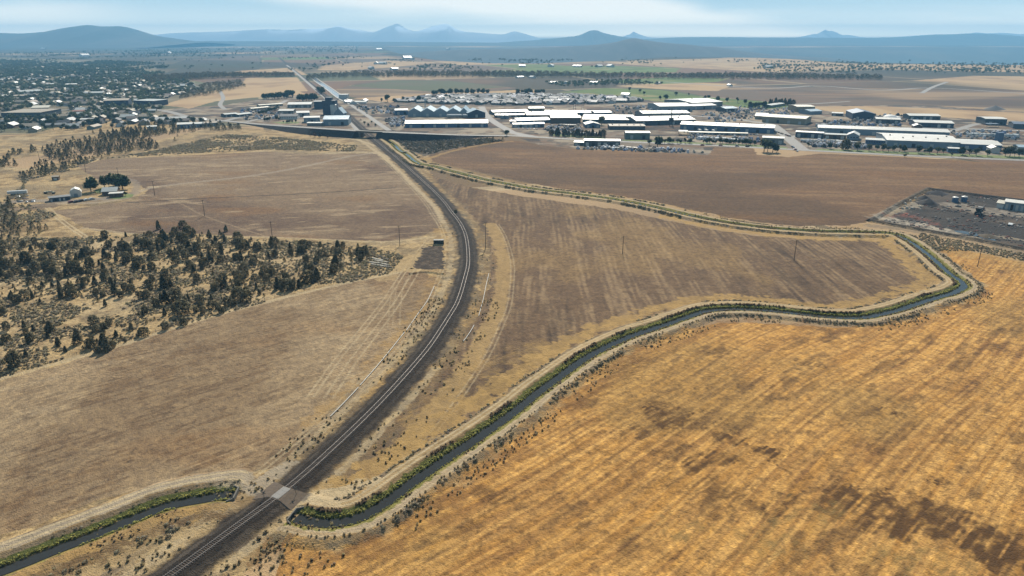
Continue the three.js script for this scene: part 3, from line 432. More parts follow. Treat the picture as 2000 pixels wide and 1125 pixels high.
{ // level crossing: concrete panels between and beside the rails
  const [x, z] = G(549.6, 969), i = RAIL.findIndex(p => p[1] < z), d = Math.atan2(RAIL[i + 1][0] - RAIL[i - 1][0], RAIL[i + 1][1] - RAIL[i - 1][1]);
  const t = thing('level_crossing', 'pale concrete panel level crossing laid between the rails of the railway', 'crossing', [x, 0, z], d), m = std(C(152, 150, 147), 0.85);
  for (const [a, b] of [[-1.25, -0.84], [-0.67, 0.67], [0.84, 1.25]]) for (let k = 0; k < 3; k++) part('panel', box(a, b, 0.93, 1.15, -2.4 + k * 1.62, -2.4 + k * 1.62 + 1.57), m, t);
  { const out = [], T = [[-2, 2.7], [2, 2.7], [2, -2.7], [-2, -2.7]], B = [[-6.5, 3.8], [6.5, 4.2], [6.2, -4.4], [-6.8, -3.6]]; const tp = k => [T[k][0], 1.06, T[k][1]], bp = k => [B[k][0], -0.05, B[k][1]]; quadUp(out, tp(0), tp(1), tp(2), tp(3)); for (let k = 0; k < 4; k++) quadUp(out, bp(k), bp((k + 1) % 4), tp((k + 1) % 4), tp(k)); part('approach_ramp', plainGeo(out), new THREE.MeshStandardMaterial({ map: (() => { const q = noiseTex(C(72, 60, 48), C(130, 112, 92), 8, 8, 9); q.repeat.set(0.2, 0.2); return q; })(), roughness: 1 }), t); }
  const post = (px, py, label) => {
    const [a, b] = G(px, py), s = thing('crossing_sign', label, 'sign', [a, 0, b], 0.5);
    part('post', cyl(0.06, 0.07, 3.0, 8), std(C(120, 110, 100), 0.6, 0.5), s); const bl = std(C(120, 116, 112), 0.6);
    for (const k of [-1, 1]) part('blade', new THREE.BoxGeometry(1.25, 0.22, 0.03).rotateZ(k * 0.78).translate(0, 2.7, 0.06 + k * 0.02), bl, s);
    part('base', box(-0.5, 0.5, 0, 0.35, -0.4, 0.4), std(C(100, 92, 84), 0.9), s);
  };
  post(517, 979, 'crossing post with crossed blades on the mown field side of the railway'); post(579, 970, 'crossing post with crossed blades on the golden field side of the railway');
}
{ // concrete headwalls where the canal dives under the railway
  const m = std(C(120, 116, 108), 0.9);
  const hw = (px, py, turn, label) => { const [x, z] = G(px, py), t = thing('culvert_headwall', label, 'headwall', [x, 0, z], turn); part('wall', box(-2.4, 2.4, -0.3, 1.3, -0.18, 0.18), m, t); for (const s of [-1, 1]) part('wing_wall', new THREE.BoxGeometry(0.28, 1.3, 1.8).rotateY(s * 0.6).translate(s * 2.9, 0.5, 0.8), m, t); part('pipe_mouth', new THREE.CylinderGeometry(0.9, 0.9, 0.12, 16).rotateX(Math.PI / 2).translate(0, 0.45, 0.22), std(C(20, 20, 20), 1), t); };
  hw(571, 1011, 1.35, 'concrete headwall at the blunt end of the canal beside the golden field'); hw(462, 969, -1.5, 'concrete headwall closing the canal beside the mown field track');
}
// ---------------------------------------------------------------- highway on its embankment, overpass, side roads
const roadTex = noiseTex(C(126, 122, 118), C(168, 163, 156), 6, 6, 3); roadTex.repeat.set(0.06, 0.06);
const roadMat = new THREE.MeshStandardMaterial({ map: roadTex, roughness: 0.85 }), lineMat = std(C(226, 222, 208), 0.8);
function ribbon3(line, half, lift = 0) { // line of [x,y,z]
  const out = [], flat = line.map(p => [p[0], p[2]]), L = offsetLine(flat, -half), Rr = offsetLine(flat, half);
  for (let i = 0; i + 1 < line.length; i++) { const y0 = line[i][1] + lift, y1 = line[i + 1][1] + lift; quadUp(out, [L[i][0], y0, L[i][1]], [Rr[i][0], y0, Rr[i][1]], [Rr[i + 1][0], y1, Rr[i + 1][1]], [L[i + 1][0], y1, L[i + 1][1]]); }
  return out;
}
const HW3 = new THREE.CatmullRomCurve3(HWY.map(p => new THREE.Vector3(...p)), false, 'centripetal').getSpacedPoints(160).map(p => [p.x, p.y, p.z]);
const addRoad = (name, line, half, lift = 0.03) => { const m = new THREE.Mesh(plainGeo(ribbon3(line, half, lift)), roadMat); m.name = name; m.receiveShadow = true; return structure(m); };
addRoad('highway', HW3, 5.2, 0.05);
{ const m = new THREE.Mesh(plainGeo([-4.7, 4.7].flatMap(o => { const f = offsetLine(HW3.map(p => [p[0], p[2]]), o); return ribbon3(f.map((p, i) => [p[0], HW3[i][1], p[1]]), 0.12, 0.065); })), lineMat); m.name = 'road_marking'; structure(m); }
{
  const gapA = G(704, 257, 7.6)[0], gapB = G(737, 257, 7.6)[0], rock = noiseTex(C(30, 27, 25), C(84, 76, 68), 14, 14, 21); rock.repeat.set(0.05, 0.05);
  const mat = new THREE.MeshStandardMaterial({ map: rock, roughness: 1, bumpMap: BUMP, bumpScale: 0.8 }), flat = HW3.map(p => [p[0], p[2]]);
  const bank = (name, f) => { const keep = HW3.filter(f), fl = keep.map(p => [p[0], p[2]]), out = []; const prof = [[-6.2, 1, 1.55], [6.2, 1, 1.55]]; const L0 = offsetLine(fl, -6), L1 = offsetLine(fl, 6);
    const toe = s => keep.map((p, i) => offsetLine(fl, s * (6 + p[1] * 1.12))[i]);
    const A = toe(-1), B = toe(1);
    for (let i = 0; i + 1 < keep.length; i++) { const y0 = keep[i][1], y1 = keep[i + 1][1];
      quadUp(out, [A[i][0], -0.3, A[i][1]], [L0[i][0], y0, L0[i][1]], [L0[i + 1][0], y1, L0[i + 1][1]], [A[i + 1][0], -0.3, A[i + 1][1]]);
      quadUp(out, [L0[i][0], y0, L0[i][1]], [L1[i][0], y0, L1[i][1]], [L1[i + 1][0], y1, L1[i + 1][1]], [L0[i + 1][0], y1, L0[i + 1][1]]);
      quadUp(out, [L1[i][0], y0, L1[i][1]], [B[i][0], -0.3, B[i][1]], [B[i + 1][0], -0.3, B[i + 1][1]], [L1[i + 1][0], y1, L1[i + 1][1]]); }
    for (const [i, s] of [[0, 1], [keep.length - 1, -1]]) { const y = keep[i][1], q = [[A[i][0], -0.3, A[i][1]], [L0[i][0], y, L0[i][1]], [L1[i][0], y, L1[i][1]], [B[i][0], -0.3, B[i][1]]]; out.push(...q[0], ...q[1], ...q[2], ...q[0], ...q[2], ...q[3]); }
    const m = new THREE.Mesh(plainGeo(out), mat); m.name = name; m.castShadow = m.receiveShadow = true; structure(m); };
  bank('embankment', p => p[0] < gapA - 1 && p[1] > 0.16); bank('embankment_001', p => p[0] > gapB + 1 && p[1] > 0.16);
  const i0 = HW3.findIndex(p => p[0] > gapA - 6), i1 = HW3.findIndex(p => p[0] > gapB + 6), a = HW3[i0], b = HW3[i1], L = Math.hypot(b[0] - a[0], b[2] - a[2]);
  const t = thing('overpass', 'concrete road bridge carrying the highway over the railway through the embankment', 'bridge', [(a[0] + b[0]) / 2, 0, (a[2] + b[2]) / 2], -Math.atan2(b[2] - a[2], b[0] - a[0])), y = (a[1] + b[1]) / 2, cm = std(C(126, 120, 112), 0.9);
  part('deck', box(-L / 2, L / 2, y - 0.9, y - 0.1, -5.9, 5.9), cm, t);
  for (const s of [-1, 1]) { part('parapet', box(-L / 2, L / 2, y - 0.1, y + 0.8, s * 5.9 - 0.15, s * 5.9 + 0.15), cm, t); part('abutment', new THREE.BoxGeometry(1.2, y - 0.9, 11.4).translate(s * (L / 2 - 4.2), (y - 0.9) / 2, 0), cm, t); }
  for (let k = 0; k < 4; k++) part('girder', box(-L / 2 + 3, L / 2 - 3, y - 1.7, y - 0.9, -4.2 + k * 2.8 - 0.2, -4.2 + k * 2.8 + 0.2), cm, t);
}
const flatRoad = (name, pts, half, y = 0.06) => addRoad(name, smooth(pts.map(p => G(p[0], p[1])), 12).map(p => [p[0], y, p[1]]), half, 0);
for (const [pts, half] of [
  [[[1035, 267], [1005, 260], [985, 250], [968, 240], [952, 228], [945, 218], [940, 208]], 6], [[[1005, 260], [1040, 267]], 7],
  [[[1568, 293], [1552, 280], [1538, 268], [1520, 252], [1508, 243]], 7], [[[1508, 243], [1430, 232], [1350, 226], [1280, 222]], 5],
  [[[1538, 268], [1600, 262], [1680, 252], [1800, 250], [1900, 252], [2060, 258]], 6], [[[1840, 262], [1880, 250], [1905, 243], [1930, 240]], 5],
  [[[440, 236], [470, 228], [500, 217], [520, 210], [545, 203], [560, 196]], 5], [[[480, 238], [540, 225], [560, 217]], 4],
  [[[700, 256], [680, 232], [660, 212], [640, 195], [620, 178], [590, 152], [560, 127]], 4], [[[760, 255], [735, 238], [712, 222], [690, 208], [672, 195]], 4],
  [[[0, 222], [100, 216], [200, 212], [300, 214], [380, 232]], 6], [[[1400, 205], [1460, 212], [1530, 205], [1600, 202], [1660, 198]], 4],
  [[[1300, 160], [1500, 172], [1600, 168], [1720, 176], [1820, 172], [2050, 186]], 6], [[[430, 178], [436, 192], [430, 205], [440, 214]], 4], [[[0, 186], [120, 190], [240, 190], [330, 186]], 5], [[[60, 150], [130, 180], [200, 212]], 3],
  [[[1800, 182], [1822, 170], [1850, 160]], 5]]) flatRoad(numbered('side_road'), pts, half, 0.05 + 0.005 * (taken.side_road ?? 0));
{ // concrete water channel beside the line to the horizon
  const pts = smooth([[692, 204], [676, 197], [664, 190], [648, 178], [634, 168], [622, 160], [612, 152]].map(p => G(p[0], p[1])), 12).map(p => [p[0], 0.5, p[1]]);
  const m = new THREE.Mesh(plainGeo(ribbon3(pts, 6)), new THREE.MeshPhysicalMaterial({ color: col(C(120, 124, 126)), roughness: 0.12, ior: 1.333 })); m.name = 'canal_water_002'; structure(m);
  const t = thing('concrete_channel', 'pale concrete channel sides running beside the railway into the distance', 'channel'); const cm = std(C(200, 196, 188), 0.9);
  for (const s of [-1, 1]) { const f = offsetLine(pts.map(p => [p[0], p[2]]), s * 7.6).map(p => [p[0], 0.9, p[1]]); part('side', plainGeo(ribbon3(f, 1.5)), cm, t); }
}
{ // footbridge / check gate on the upper canal
  const [x, z] = G(788, 299); const t = thing('check_gate', 'small concrete check gate with plank across the upper canal near embankment', 'gate', [x, 0, z], 0.6), m = std(C(170, 164, 152), 0.9);
  part('plank', box(-5, 5, 1.3, 1.45, -0.5, 0.5), m, t); for (const s of [-1, 1]) part('pier', box(s * 3.4 - 0.3, s * 3.4 + 0.3, 0, 1.3, -0.8, 0.8), m, t); part('gate_leaf', box(-3, 3, 0.2, 1.25, -0.06, 0.06), std(C(80, 74, 66), 0.7), t);
}

// ---------------------------------------------------------------- hills and mountains: skylines given as photo points, raised at their own distance with depth
function range(name, sky, dist, depth, mats, opt = {}) {
  const { baseY = 0, front = 0.5, rough = 0.12, seed = 1, nx = 220, nz = 26, lean = 0 } = opt;
  const xs = sky.map(p => p[0]), a = xs[0], b = xs[xs.length - 1], pos = [], cl = [], idx = [], c = new THREE.Color();
  const prof = px => { let i = 0; while (i < sky.length - 2 && px > sky[i + 1][0]) i++; const p0 = sky[Math.max(0, i - 1)], p1 = sky[i], p2 = sky[i + 1], p3 = sky[Math.min(sky.length - 1, i + 2)], t = (px - p1[0]) / (p2[0] - p1[0]), y = k => k[1]; const m1 = (y(p2) - y(p0)) / (p2[0] - p0[0] || 1), m2 = (y(p3) - y(p1)) / (p3[0] - p1[0] || 1), d = p2[0] - p1[0]; const h0 = 2 * t ** 3 - 3 * t * t + 1, h1 = t ** 3 - 2 * t * t + t, h2 = -2 * t ** 3 + 3 * t * t, h3 = t ** 3 - t * t; return h0 * y(p1) + h1 * d * m1 + h2 * y(p2) + h3 * d * m2; };
  for (let j = 0; j <= nz; j++) for (let i = 0; i <= nx; i++) {
    const px = lerp(a, b, i / nx), zz = dist + depth * (j / nz - front);
    const vv = (562.5 - prof(px)) / FPX, top = H + dist * (vv * CP - SP) / (CP + vv * SP);
    const q = j / nz < front ? j / nz / front : 1 - (j / nz - front) / (1 - front), s = q * q * (3 - 2 * q) * 0.45 + q * 0.55;
    const X = (px - 1000) / FPX * dist / (CP + vv * SP), hgt = Math.max(0, top - baseY);
    const n = fbm(X / (hgt * 4 + 200) + seed, zz / (hgt * 3 + 200) + seed * 3, 5) - 0.5, n2 = Math.abs(fbm(X / (hgt * 1.6 + 120) + seed * 7, zz / (hgt * 3 + 150), 4) - 0.5);
    const edge = j === 0 || j === nz ? -30 : 0;
    const y = baseY + hgt * clamp(s + (1 - q) * (n * rough * 5 - n2 * rough * 3) * q) + hgt * rough * 0.25 * n * q + edge;
    pos.push(X * (1 + lean * (zz - dist) / dist), y, -zz);
    const k = mats(hgt * s, q, X, zz, n, px, y); cl.push(k[0], k[1], k[2]);
  }
  for (let j = 0; j < nz; j++) for (let i = 0; i < nx; i++) { const o = j * (nx + 1) + i; idx.push(o, o + 1, o + nx + 2, o, o + nx + 2, o + nx + 1); }
  const g = new THREE.BufferGeometry(); g.setAttribute('position', new THREE.Float32BufferAttribute(pos, 3)); g.setAttribute('color', new THREE.Float32BufferAttribute(cl, 3)); g.setIndex(idx); g.computeVertexNormals();
  const m = new THREE.Mesh(g, new THREE.MeshStandardMaterial({ vertexColors: true, roughness: 1 })); m.name = name; m.castShadow = m.receiveShadow = true; return structure(m);
}
const mx = (a, b, t) => [lerp(a[0], b[0], t), lerp(a[1], b[1], t), lerp(a[2], b[2], t)];
const FOREST = [0.024, 0.031, 0.022], SCRUB = [0.08, 0.068, 0.042], HAZED_ROCK = [0.42, 0.41, 0.41];
const forestMix = (h, q, X, Z, n) => mx(FOREST, SCRUB, sst(0.5, 0.75, fbm(X / 260 + 3, Z / 400, 4)) * 0.5);
const SNOWY = [0.8, 0.82, 0.85];
const alpine = (snowAt) => (h, q, X, Z, n, px, y) => { const f = fbm(X / 420, Z / 700 + 5, 4); return mx(mx([0.3, 0.31, 0.32], HAZED_ROCK, sst(snowAt - 220, snowAt - 20, y + 200 * (f - 0.5))), SNOWY, sst(0.52, 0.62, f) * sst(snowAt - 60, snowAt + 60, y + 160 * (f - 0.5))); };  // base and rock paled in their colour, standing in for thicker distant haze
range('hill', [[-260, 66], [-150, 64], [0, 64], [50, 65], [90, 62], [120, 58], [145, 53], [160, 50], [178, 48.5], [200, 51], [222, 51], [240, 51], [255, 57], [275, 64], [300, 69], [330, 74], [365, 79], [400, 83]], 9600, 3600, forestMix, { seed: 3, rough: 0.1, front: 0.55 });
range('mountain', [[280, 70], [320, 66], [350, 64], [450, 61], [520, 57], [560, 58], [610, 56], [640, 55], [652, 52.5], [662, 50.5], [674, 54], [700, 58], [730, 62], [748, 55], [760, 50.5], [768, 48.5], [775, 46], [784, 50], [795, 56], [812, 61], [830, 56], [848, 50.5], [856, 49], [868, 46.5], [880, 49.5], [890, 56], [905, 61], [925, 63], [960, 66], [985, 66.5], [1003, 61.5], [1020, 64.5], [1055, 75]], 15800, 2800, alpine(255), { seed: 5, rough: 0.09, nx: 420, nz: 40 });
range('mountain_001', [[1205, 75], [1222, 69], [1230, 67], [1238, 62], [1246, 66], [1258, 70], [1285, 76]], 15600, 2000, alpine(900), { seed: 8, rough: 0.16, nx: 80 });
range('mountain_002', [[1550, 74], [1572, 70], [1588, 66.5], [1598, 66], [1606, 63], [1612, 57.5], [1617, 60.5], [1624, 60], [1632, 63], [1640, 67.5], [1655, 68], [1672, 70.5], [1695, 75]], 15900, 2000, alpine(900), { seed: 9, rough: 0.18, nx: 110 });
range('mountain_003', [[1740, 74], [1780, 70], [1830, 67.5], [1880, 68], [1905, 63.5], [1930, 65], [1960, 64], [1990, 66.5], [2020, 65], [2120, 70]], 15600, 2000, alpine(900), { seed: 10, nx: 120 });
range('ridge', [[960, 84], [1010, 80.5], [1050, 78], [1100, 73], [1130, 69], [1146, 62.5], [1153, 60], [1160, 59], [1168, 60], [1176, 63.5], [1190, 67], [1225, 73], [1290, 80]], 11800, 3000, forestMix, { seed: 11, nx: 140, rough: 0.08 });
range('ridge_001', [[1180, 80], [1240, 77], [1290, 74.5], [1330, 72.5], [1400, 72], [1480, 73], [1560, 73], [1640, 73.5], [1700, 73.5], [1760, 72], [1800, 69.5], [1830, 66.8], [1870, 66], [1900, 65], [1950, 67.5], [2000, 71.5], [2080, 71], [2250, 73]], 12600, 4000, forestMix, { seed: 12, nx: 240, rough: 0.08, front: 0.6 });
range('plateau', [[-300, 80], [300, 80], [500, 80.5], [800, 82], [1000, 83.5], [1200, 86]], 11500, 2200, forestMix, { seed: 15, nx: 160, rough: 0.05 });
range('wooded_butte', [[730, 109], [780, 105], [850, 99.5], [900, 96.5], [1000, 95], [1080, 92], [1150, 88.5], [1200, 82.5], [1222, 77], [1240, 74.5], [1258, 78], [1300, 83.5], [1345, 87], [1370, 90], [1400, 92], [1450, 99.5], [1500, 105.5], [1560, 110], [1640, 114]], 6400, 2000, (h, q, X, Z) => mx([0.022, 0.026, 0.02], [0.07, 0.06, 0.04], sst(0.5, 0.72, fbm(X / 70, Z / 120, 4)) * 0.3), { seed: 20, nx: 260, nz: 40, rough: 0.05, front: 0.6, baseY: -112 });
range('wooded_scarp', [[700, 92.6], [1000, 92.4], [1440, 92.6], [1560, 92.5], [1800, 92.4], [2000, 92.5], [2300, 92.4]], 8520, 2400, forestMix, { seed: 24, nx: 160, nz: 24, rough: 0.06, front: 0.8, baseY: -172 });

// ---------------------------------------------------------------- trees and shrubs
function leaves(n, size, place, seed, up = 0.6) { // n ragged leaf clumps, each a few crossed faces, normals leaning outwards
  const r = rng(seed), pos = [], nor = [], V = new THREE.Vector3(), A = new THREE.Vector3(), B = new THREE.Vector3(), N = new THREE.Vector3();
  for (let i = 0; i < n; i++) {
    const [cx, cy, cz, ox, oy, oz] = place(r, i / n);
    const s = size * (0.6 + 0.8 * r());
    A.set(r() - 0.5, r() - 0.5, r() - 0.5).normalize(); B.set(r() - 0.5, r() - 0.5, r() - 0.5).cross(A).normalize();
    N.copy(A).cross(B); const k = Math.sign(N.x * ox + N.y * oy + N.z * oz) || 1; N.multiplyScalar(0.55 * k).add(V.set(ox, oy, oz).multiplyScalar(0.8)).normalize();
    const q = [0, 1, 2].map(j => { const t = j * 2.09 + r() * 0.8, l = s * (0.55 + 0.6 * r()); return [cx + (A.x * Math.cos(t) + B.x * Math.sin(t)) * l, cy + (A.y * Math.cos(t) + B.y * Math.sin(t)) * l, cz + (A.z * Math.cos(t) + B.z * Math.sin(t)) * l]; });
    for (const v of q) { pos.push(...v); nor.push(N.x, N.y, N.z); }
  }
  const g = new THREE.BufferGeometry(); g.setAttribute('position', new THREE.Float32BufferAttribute(pos, 3)); g.setAttribute('normal', new THREE.Float32BufferAttribute(nor, 3)); return g;
}
// juniper: ragged cone or egg from near the ground
function juniperCrown(h, R, n, seed, round) {
  const r0 = rng(seed * 31), lobes = Array.from({ length: 9 }, () => [r0() * 6.28, r0(), 0.55 + 0.6 * r0()]);
  return leaves(n, h * 0.085, r => {
    const t = Math.pow(r(), 0.85), a = r() * 6.283; let p = round ? Math.sqrt(Math.max(0, 1 - (t * 1.5 - 0.62) ** 2)) : Math.pow(1 - t, 0.75) * 0.95 + 0.06;
    let k = 1; for (const l of lobes) { const d = Math.abs(((a - l[0] + 9.42) % 6.283) - 3.1416); if (d < 0.9 && Math.abs(t - l[1]) < 0.25) k = Math.max(k * 0.98, l[2] * 1.25); }
    p *= k; const q = R * p * Math.sqrt(0.25 + 0.75 * r()), x = Math.cos(a) * q, z = Math.sin(a) * q, y = h * (0.07 + 0.93 * t); return [x, y, z, Math.cos(a) * 0.8, 0.45, Math.sin(a) * 0.8];
  }, seed);
}
function roundCrown(h, R, n, seed) {
  const r0 = rng(seed * 17), lobes = Array.from({ length: 8 }, () => { const a = r0() * 6.283, e = 0.35 * R * (0.6 + r0()); return [Math.cos(a) * e, h * (0.42 + 0.36 * r0()), Math.sin(a) * e, R * (0.42 + 0.28 * r0())]; });
  return leaves(n, R * 0.2, r => { const l = lobes[Math.floor(r() * 8)], u = r() * 2 - 1, a = r() * 6.283, c = Math.sqrt(1 - u * u), k = l[3] * Math.pow(r(), 0.28); return [l[0] + c * Math.cos(a) * k, l[1] + u * k * 0.9, l[2] + c * Math.sin(a) * k, c * Math.cos(a), u * 0.8 + 0.25, c * Math.sin(a)]; }, seed);
}
function trunkGeo(h, r, limbs, seed) {
  const g = [new THREE.CylinderGeometry(r * 0.45, r, h, 6, 3).translate(0, h / 2, 0)], q = rng(seed);
  for (let i = 0; i < limbs; i++) { const a = q() * 6.28, y = h * (0.4 + 0.45 * q()), l = h * (0.35 + 0.25 * q()); g.push(new THREE.CylinderGeometry(r * 0.12, r * 0.32, l, 5).translate(0, l / 2, 0).rotateZ(0.75 + 0.3 * q()).rotateY(a).translate(0, y, 0)); }
  return mergeGeometries(g);
}
const leafMat = (c, o = {}) => new THREE.MeshPhysicalMaterial({ color: col(c), roughness: 1, side: THREE.DoubleSide, transmission: 0.45, thickness: 0, specularIntensity: 0.3, ...o });
const barkMat = std([0.1, 0.075, 0.055], 0.95), JM = [leafMat([0.135, 0.116, 0.06], { transmission: 0.3 }), leafMat([0.175, 0.15, 0.08], { transmission: 0.3 }), leafMat([0.225, 0.19, 0.108], { transmission: 0.3 })], DM = [leafMat([0.07, 0.096, 0.042]), leafMat([0.1, 0.122, 0.056]), leafMat([0.14, 0.145, 0.075])];
const JUN = [], DEC = [];
for (let k = 0; k < 7; k++) { const h = 6, R = [2.2, 1.8, 2.6, 1.9, 2.9, 1.5, 2.4][k]; JUN.push([juniperCrown(h, R, 600, 100 + k, k % 2 === 0), trunkGeo(h * 0.75, 0.16, 4, k + 5)]); }
for (let k = 0; k < 5; k++) DEC.push([roundCrown(8, [3.2, 2.6, 3.8, 3.0, 2.2][k], 620, 300 + k), trunkGeo(5.5, 0.26, 5, k + 50)]);
function tree(kind, k, m, name, label, category, x, z, s, turn, group, y = 0) {
  const t = thing(name, label, category, [x, y, z], turn, group); t.scale.set(s * rnd(0.85, 1.2), s, s * rnd(0.85, 1.2));
  part('crown', kind[k][0], m, t); part('trunk', kind[k][1], barkMat, t); return t;
}
function scatter(name, geos, mats, list, kindOf = 0) { // uncounted growth: one object
  const im = new THREE.InstancedMesh(geos, mats, list.length), M = new THREE.Matrix4(), Q = new THREE.Quaternion(), Y = new THREE.Vector3(0, 1, 0), c = new THREE.Color();
  list.forEach(([x, z, s, sy = 1, y = 0, tint], i) => { Q.setFromAxisAngle(Y, rnd(0, 6.28)); M.compose(new THREE.Vector3(x, y, z), Q, new THREE.Vector3(s, s * sy, s)); im.setMatrixAt(i, M); const b = rnd(0.7, 1.3); tint ? c.setRGB(tint[0] * b, tint[1] * b, tint[2] * b) : c.setRGB(b, b * rnd(0.95, 1.05), b * rnd(0.85, 1.1)); im.setColorAt(i, c); });
  im.name = name; im.userData.kind = 'stuff'; im.castShadow = im.receiveShadow = true; scene.add(im); return im;
}
const inPoly = (p, pl) => { let c = false; for (let i = 0, j = pl.length - 1; i < pl.length; j = i++) if ((pl[i][1] > p[1]) !== (pl[j][1] > p[1]) && p[0] < (pl[j][0] - pl[i][0]) * (p[1] - pl[i][1]) / (pl[j][1] - pl[i][1]) + pl[i][0]) c = !c; return c; };
function pick(pl, n, minD, dens) { // spots in a polygon, spaced, weighted
  let a = [1e9, -1e9, 1e9, -1e9]; for (const p of pl) a = [Math.min(a[0], p[0]), Math.max(a[1], p[0]), Math.min(a[2], p[1]), Math.max(a[3], p[1])];
  const out = [], grid = new Map(); let tries = 0;
  while (out.length < n && tries++ < n * 60) { const p = [rnd(a[0], a[1]), rnd(a[2], a[3])]; if (!inPoly(p, pl) || (dens && rnd() > dens(p))) continue; const gx = Math.floor(p[0] / minD), gz = Math.floor(p[1] / minD); let ok = true; for (let i = -1; i <= 1 && ok; i++) for (let j = -1; j <= 1 && ok; j++) for (const q of grid.get(`${gx + i},${gz + j}`) ?? []) if (Math.hypot(q[0] - p[0], q[1] - p[1]) < minD) { ok = false; break; } if (!ok) continue; const key = `${gx},${gz}`; grid.has(key) ? grid.get(key).push(p) : grid.set(key, [p]); out.push(p); }
  return out;
}
{ // juniper grove
  const GROVE = poly([[-30, 480], [60, 475], [120, 478], [200, 470], [300, 458], [380, 455], [440, 462], [520, 472], [640, 480], [715, 485], [722, 500], [690, 520], [630, 545], [560, 570], [500, 585], [440, 610], [380, 632], [300, 655], [200, 690], [120, 700], [60, 718], [-30, 735]]);
  const spots = pick(GROVE, 700, 2.6, p => { const n = fbm(p[0] / 26 + 4, p[1] / 26, 3), core = fbm(p[0] / 60, p[1] / 40 + 9, 2); return clamp(sst(0.3, 0.62, n) * 0.8 + 0.06 + 0.75 * sst(-270, -350, p[1])) * (0.5 + core); });
  for (const p of [[205, 466, 1.3], [310, 448, 1.5], [358, 445, 1.25], [246, 462, 0.8], [442, 452, 1.1], [104, 487, 1.3], [430, 458, 0.8], [150, 482, 1.0], [890, 417, 0.7]]) spots.unshift([...G(p[0], p[1]), p[2]]);
  spots.forEach(p => { if (p.length === 2) p.push(rnd() < 0.45 ? rnd(0.3, 0.6) : rnd() < 0.18 ? rnd(1.2, 1.75) : rnd(0.6, 1.15)); });
  const order = spots.map((p, i) => [p, i < 9 ? 1e9 : p[2] / -p[1]]).sort((a, b) => b[1] - a[1]).map(q => q[0]);
  order.slice(0, 300).forEach((p, i) => { const k = Math.floor(rnd(0, 7)), big = p[2] > 0.95; const m = Math.floor(rnd(0, 3)), look = `${p[2] > 1.0 ? 'tall' : p[2] > 0.75 ? 'middling' : 'small'} ${['broad rounded', 'slender conical', 'plump rounded', 'narrow conical', 'wide rounded', 'thin conical', 'egg shaped'][k]}`, tone = ['dark green', 'olive green', 'greyish green'][m], where = p[3] ?? (p[1] > -300 ? 'near edge of the grove' : p[1] > -345 ? 'middle of the grove' : 'pasture side of the grove'); tree(JUN, k, JM[m], 'juniper_tree', `${look} ${tone} juniper in the ${where}`, 'juniper', p[0], p[1], p[2] * 0.64, rnd(0, 6.28), `${look} ${tone} junipers`); });
  scatter('juniper_scrub', mergeGeometries([juniperCrown(6, 2, 300, 150, false)]), JM[1], order.slice(300).map(p => [p[0], p[1], p[2] * 0.64]));
}
// sagebrush and bunch grass
const bushGeo = (n, seed, R = 0.7, h = 0.8) => leaves(n, 0.22, r => { const u = r(), a = r() * 6.283, c = Math.sqrt(1 - u * u), k = Math.pow(r(), 0.3); return [c * Math.cos(a) * k * R, u * k * h + 0.02, c * Math.sin(a) * k * R, c * Math.cos(a), u + 0.2, c * Math.sin(a)]; }, seed);
const tuftGeo = (n, seed) => leaves(n, 0.26, r => { const a = r() * 6.283, k = r() * 0.4, y = r() * 0.75; return [Math.cos(a) * k, y, Math.sin(a) * k, Math.cos(a) * 0.6, 0.7, Math.sin(a) * 0.6]; }, seed);
const bushA = bushGeo(70, 7), bushB = bushGeo(46, 8, 0.6, 0.6), tuft = tuftGeo(26, 9);
const sageMat = leafMat([0.29, 0.25, 0.16]), strawMat = leafMat([0.42, 0.32, 0.17]), reedMat = leafMat([0.4, 0.38, 0.1], { transmission: 0.6 }), rustMat = leafMat([0.25, 0.17, 0.1]);
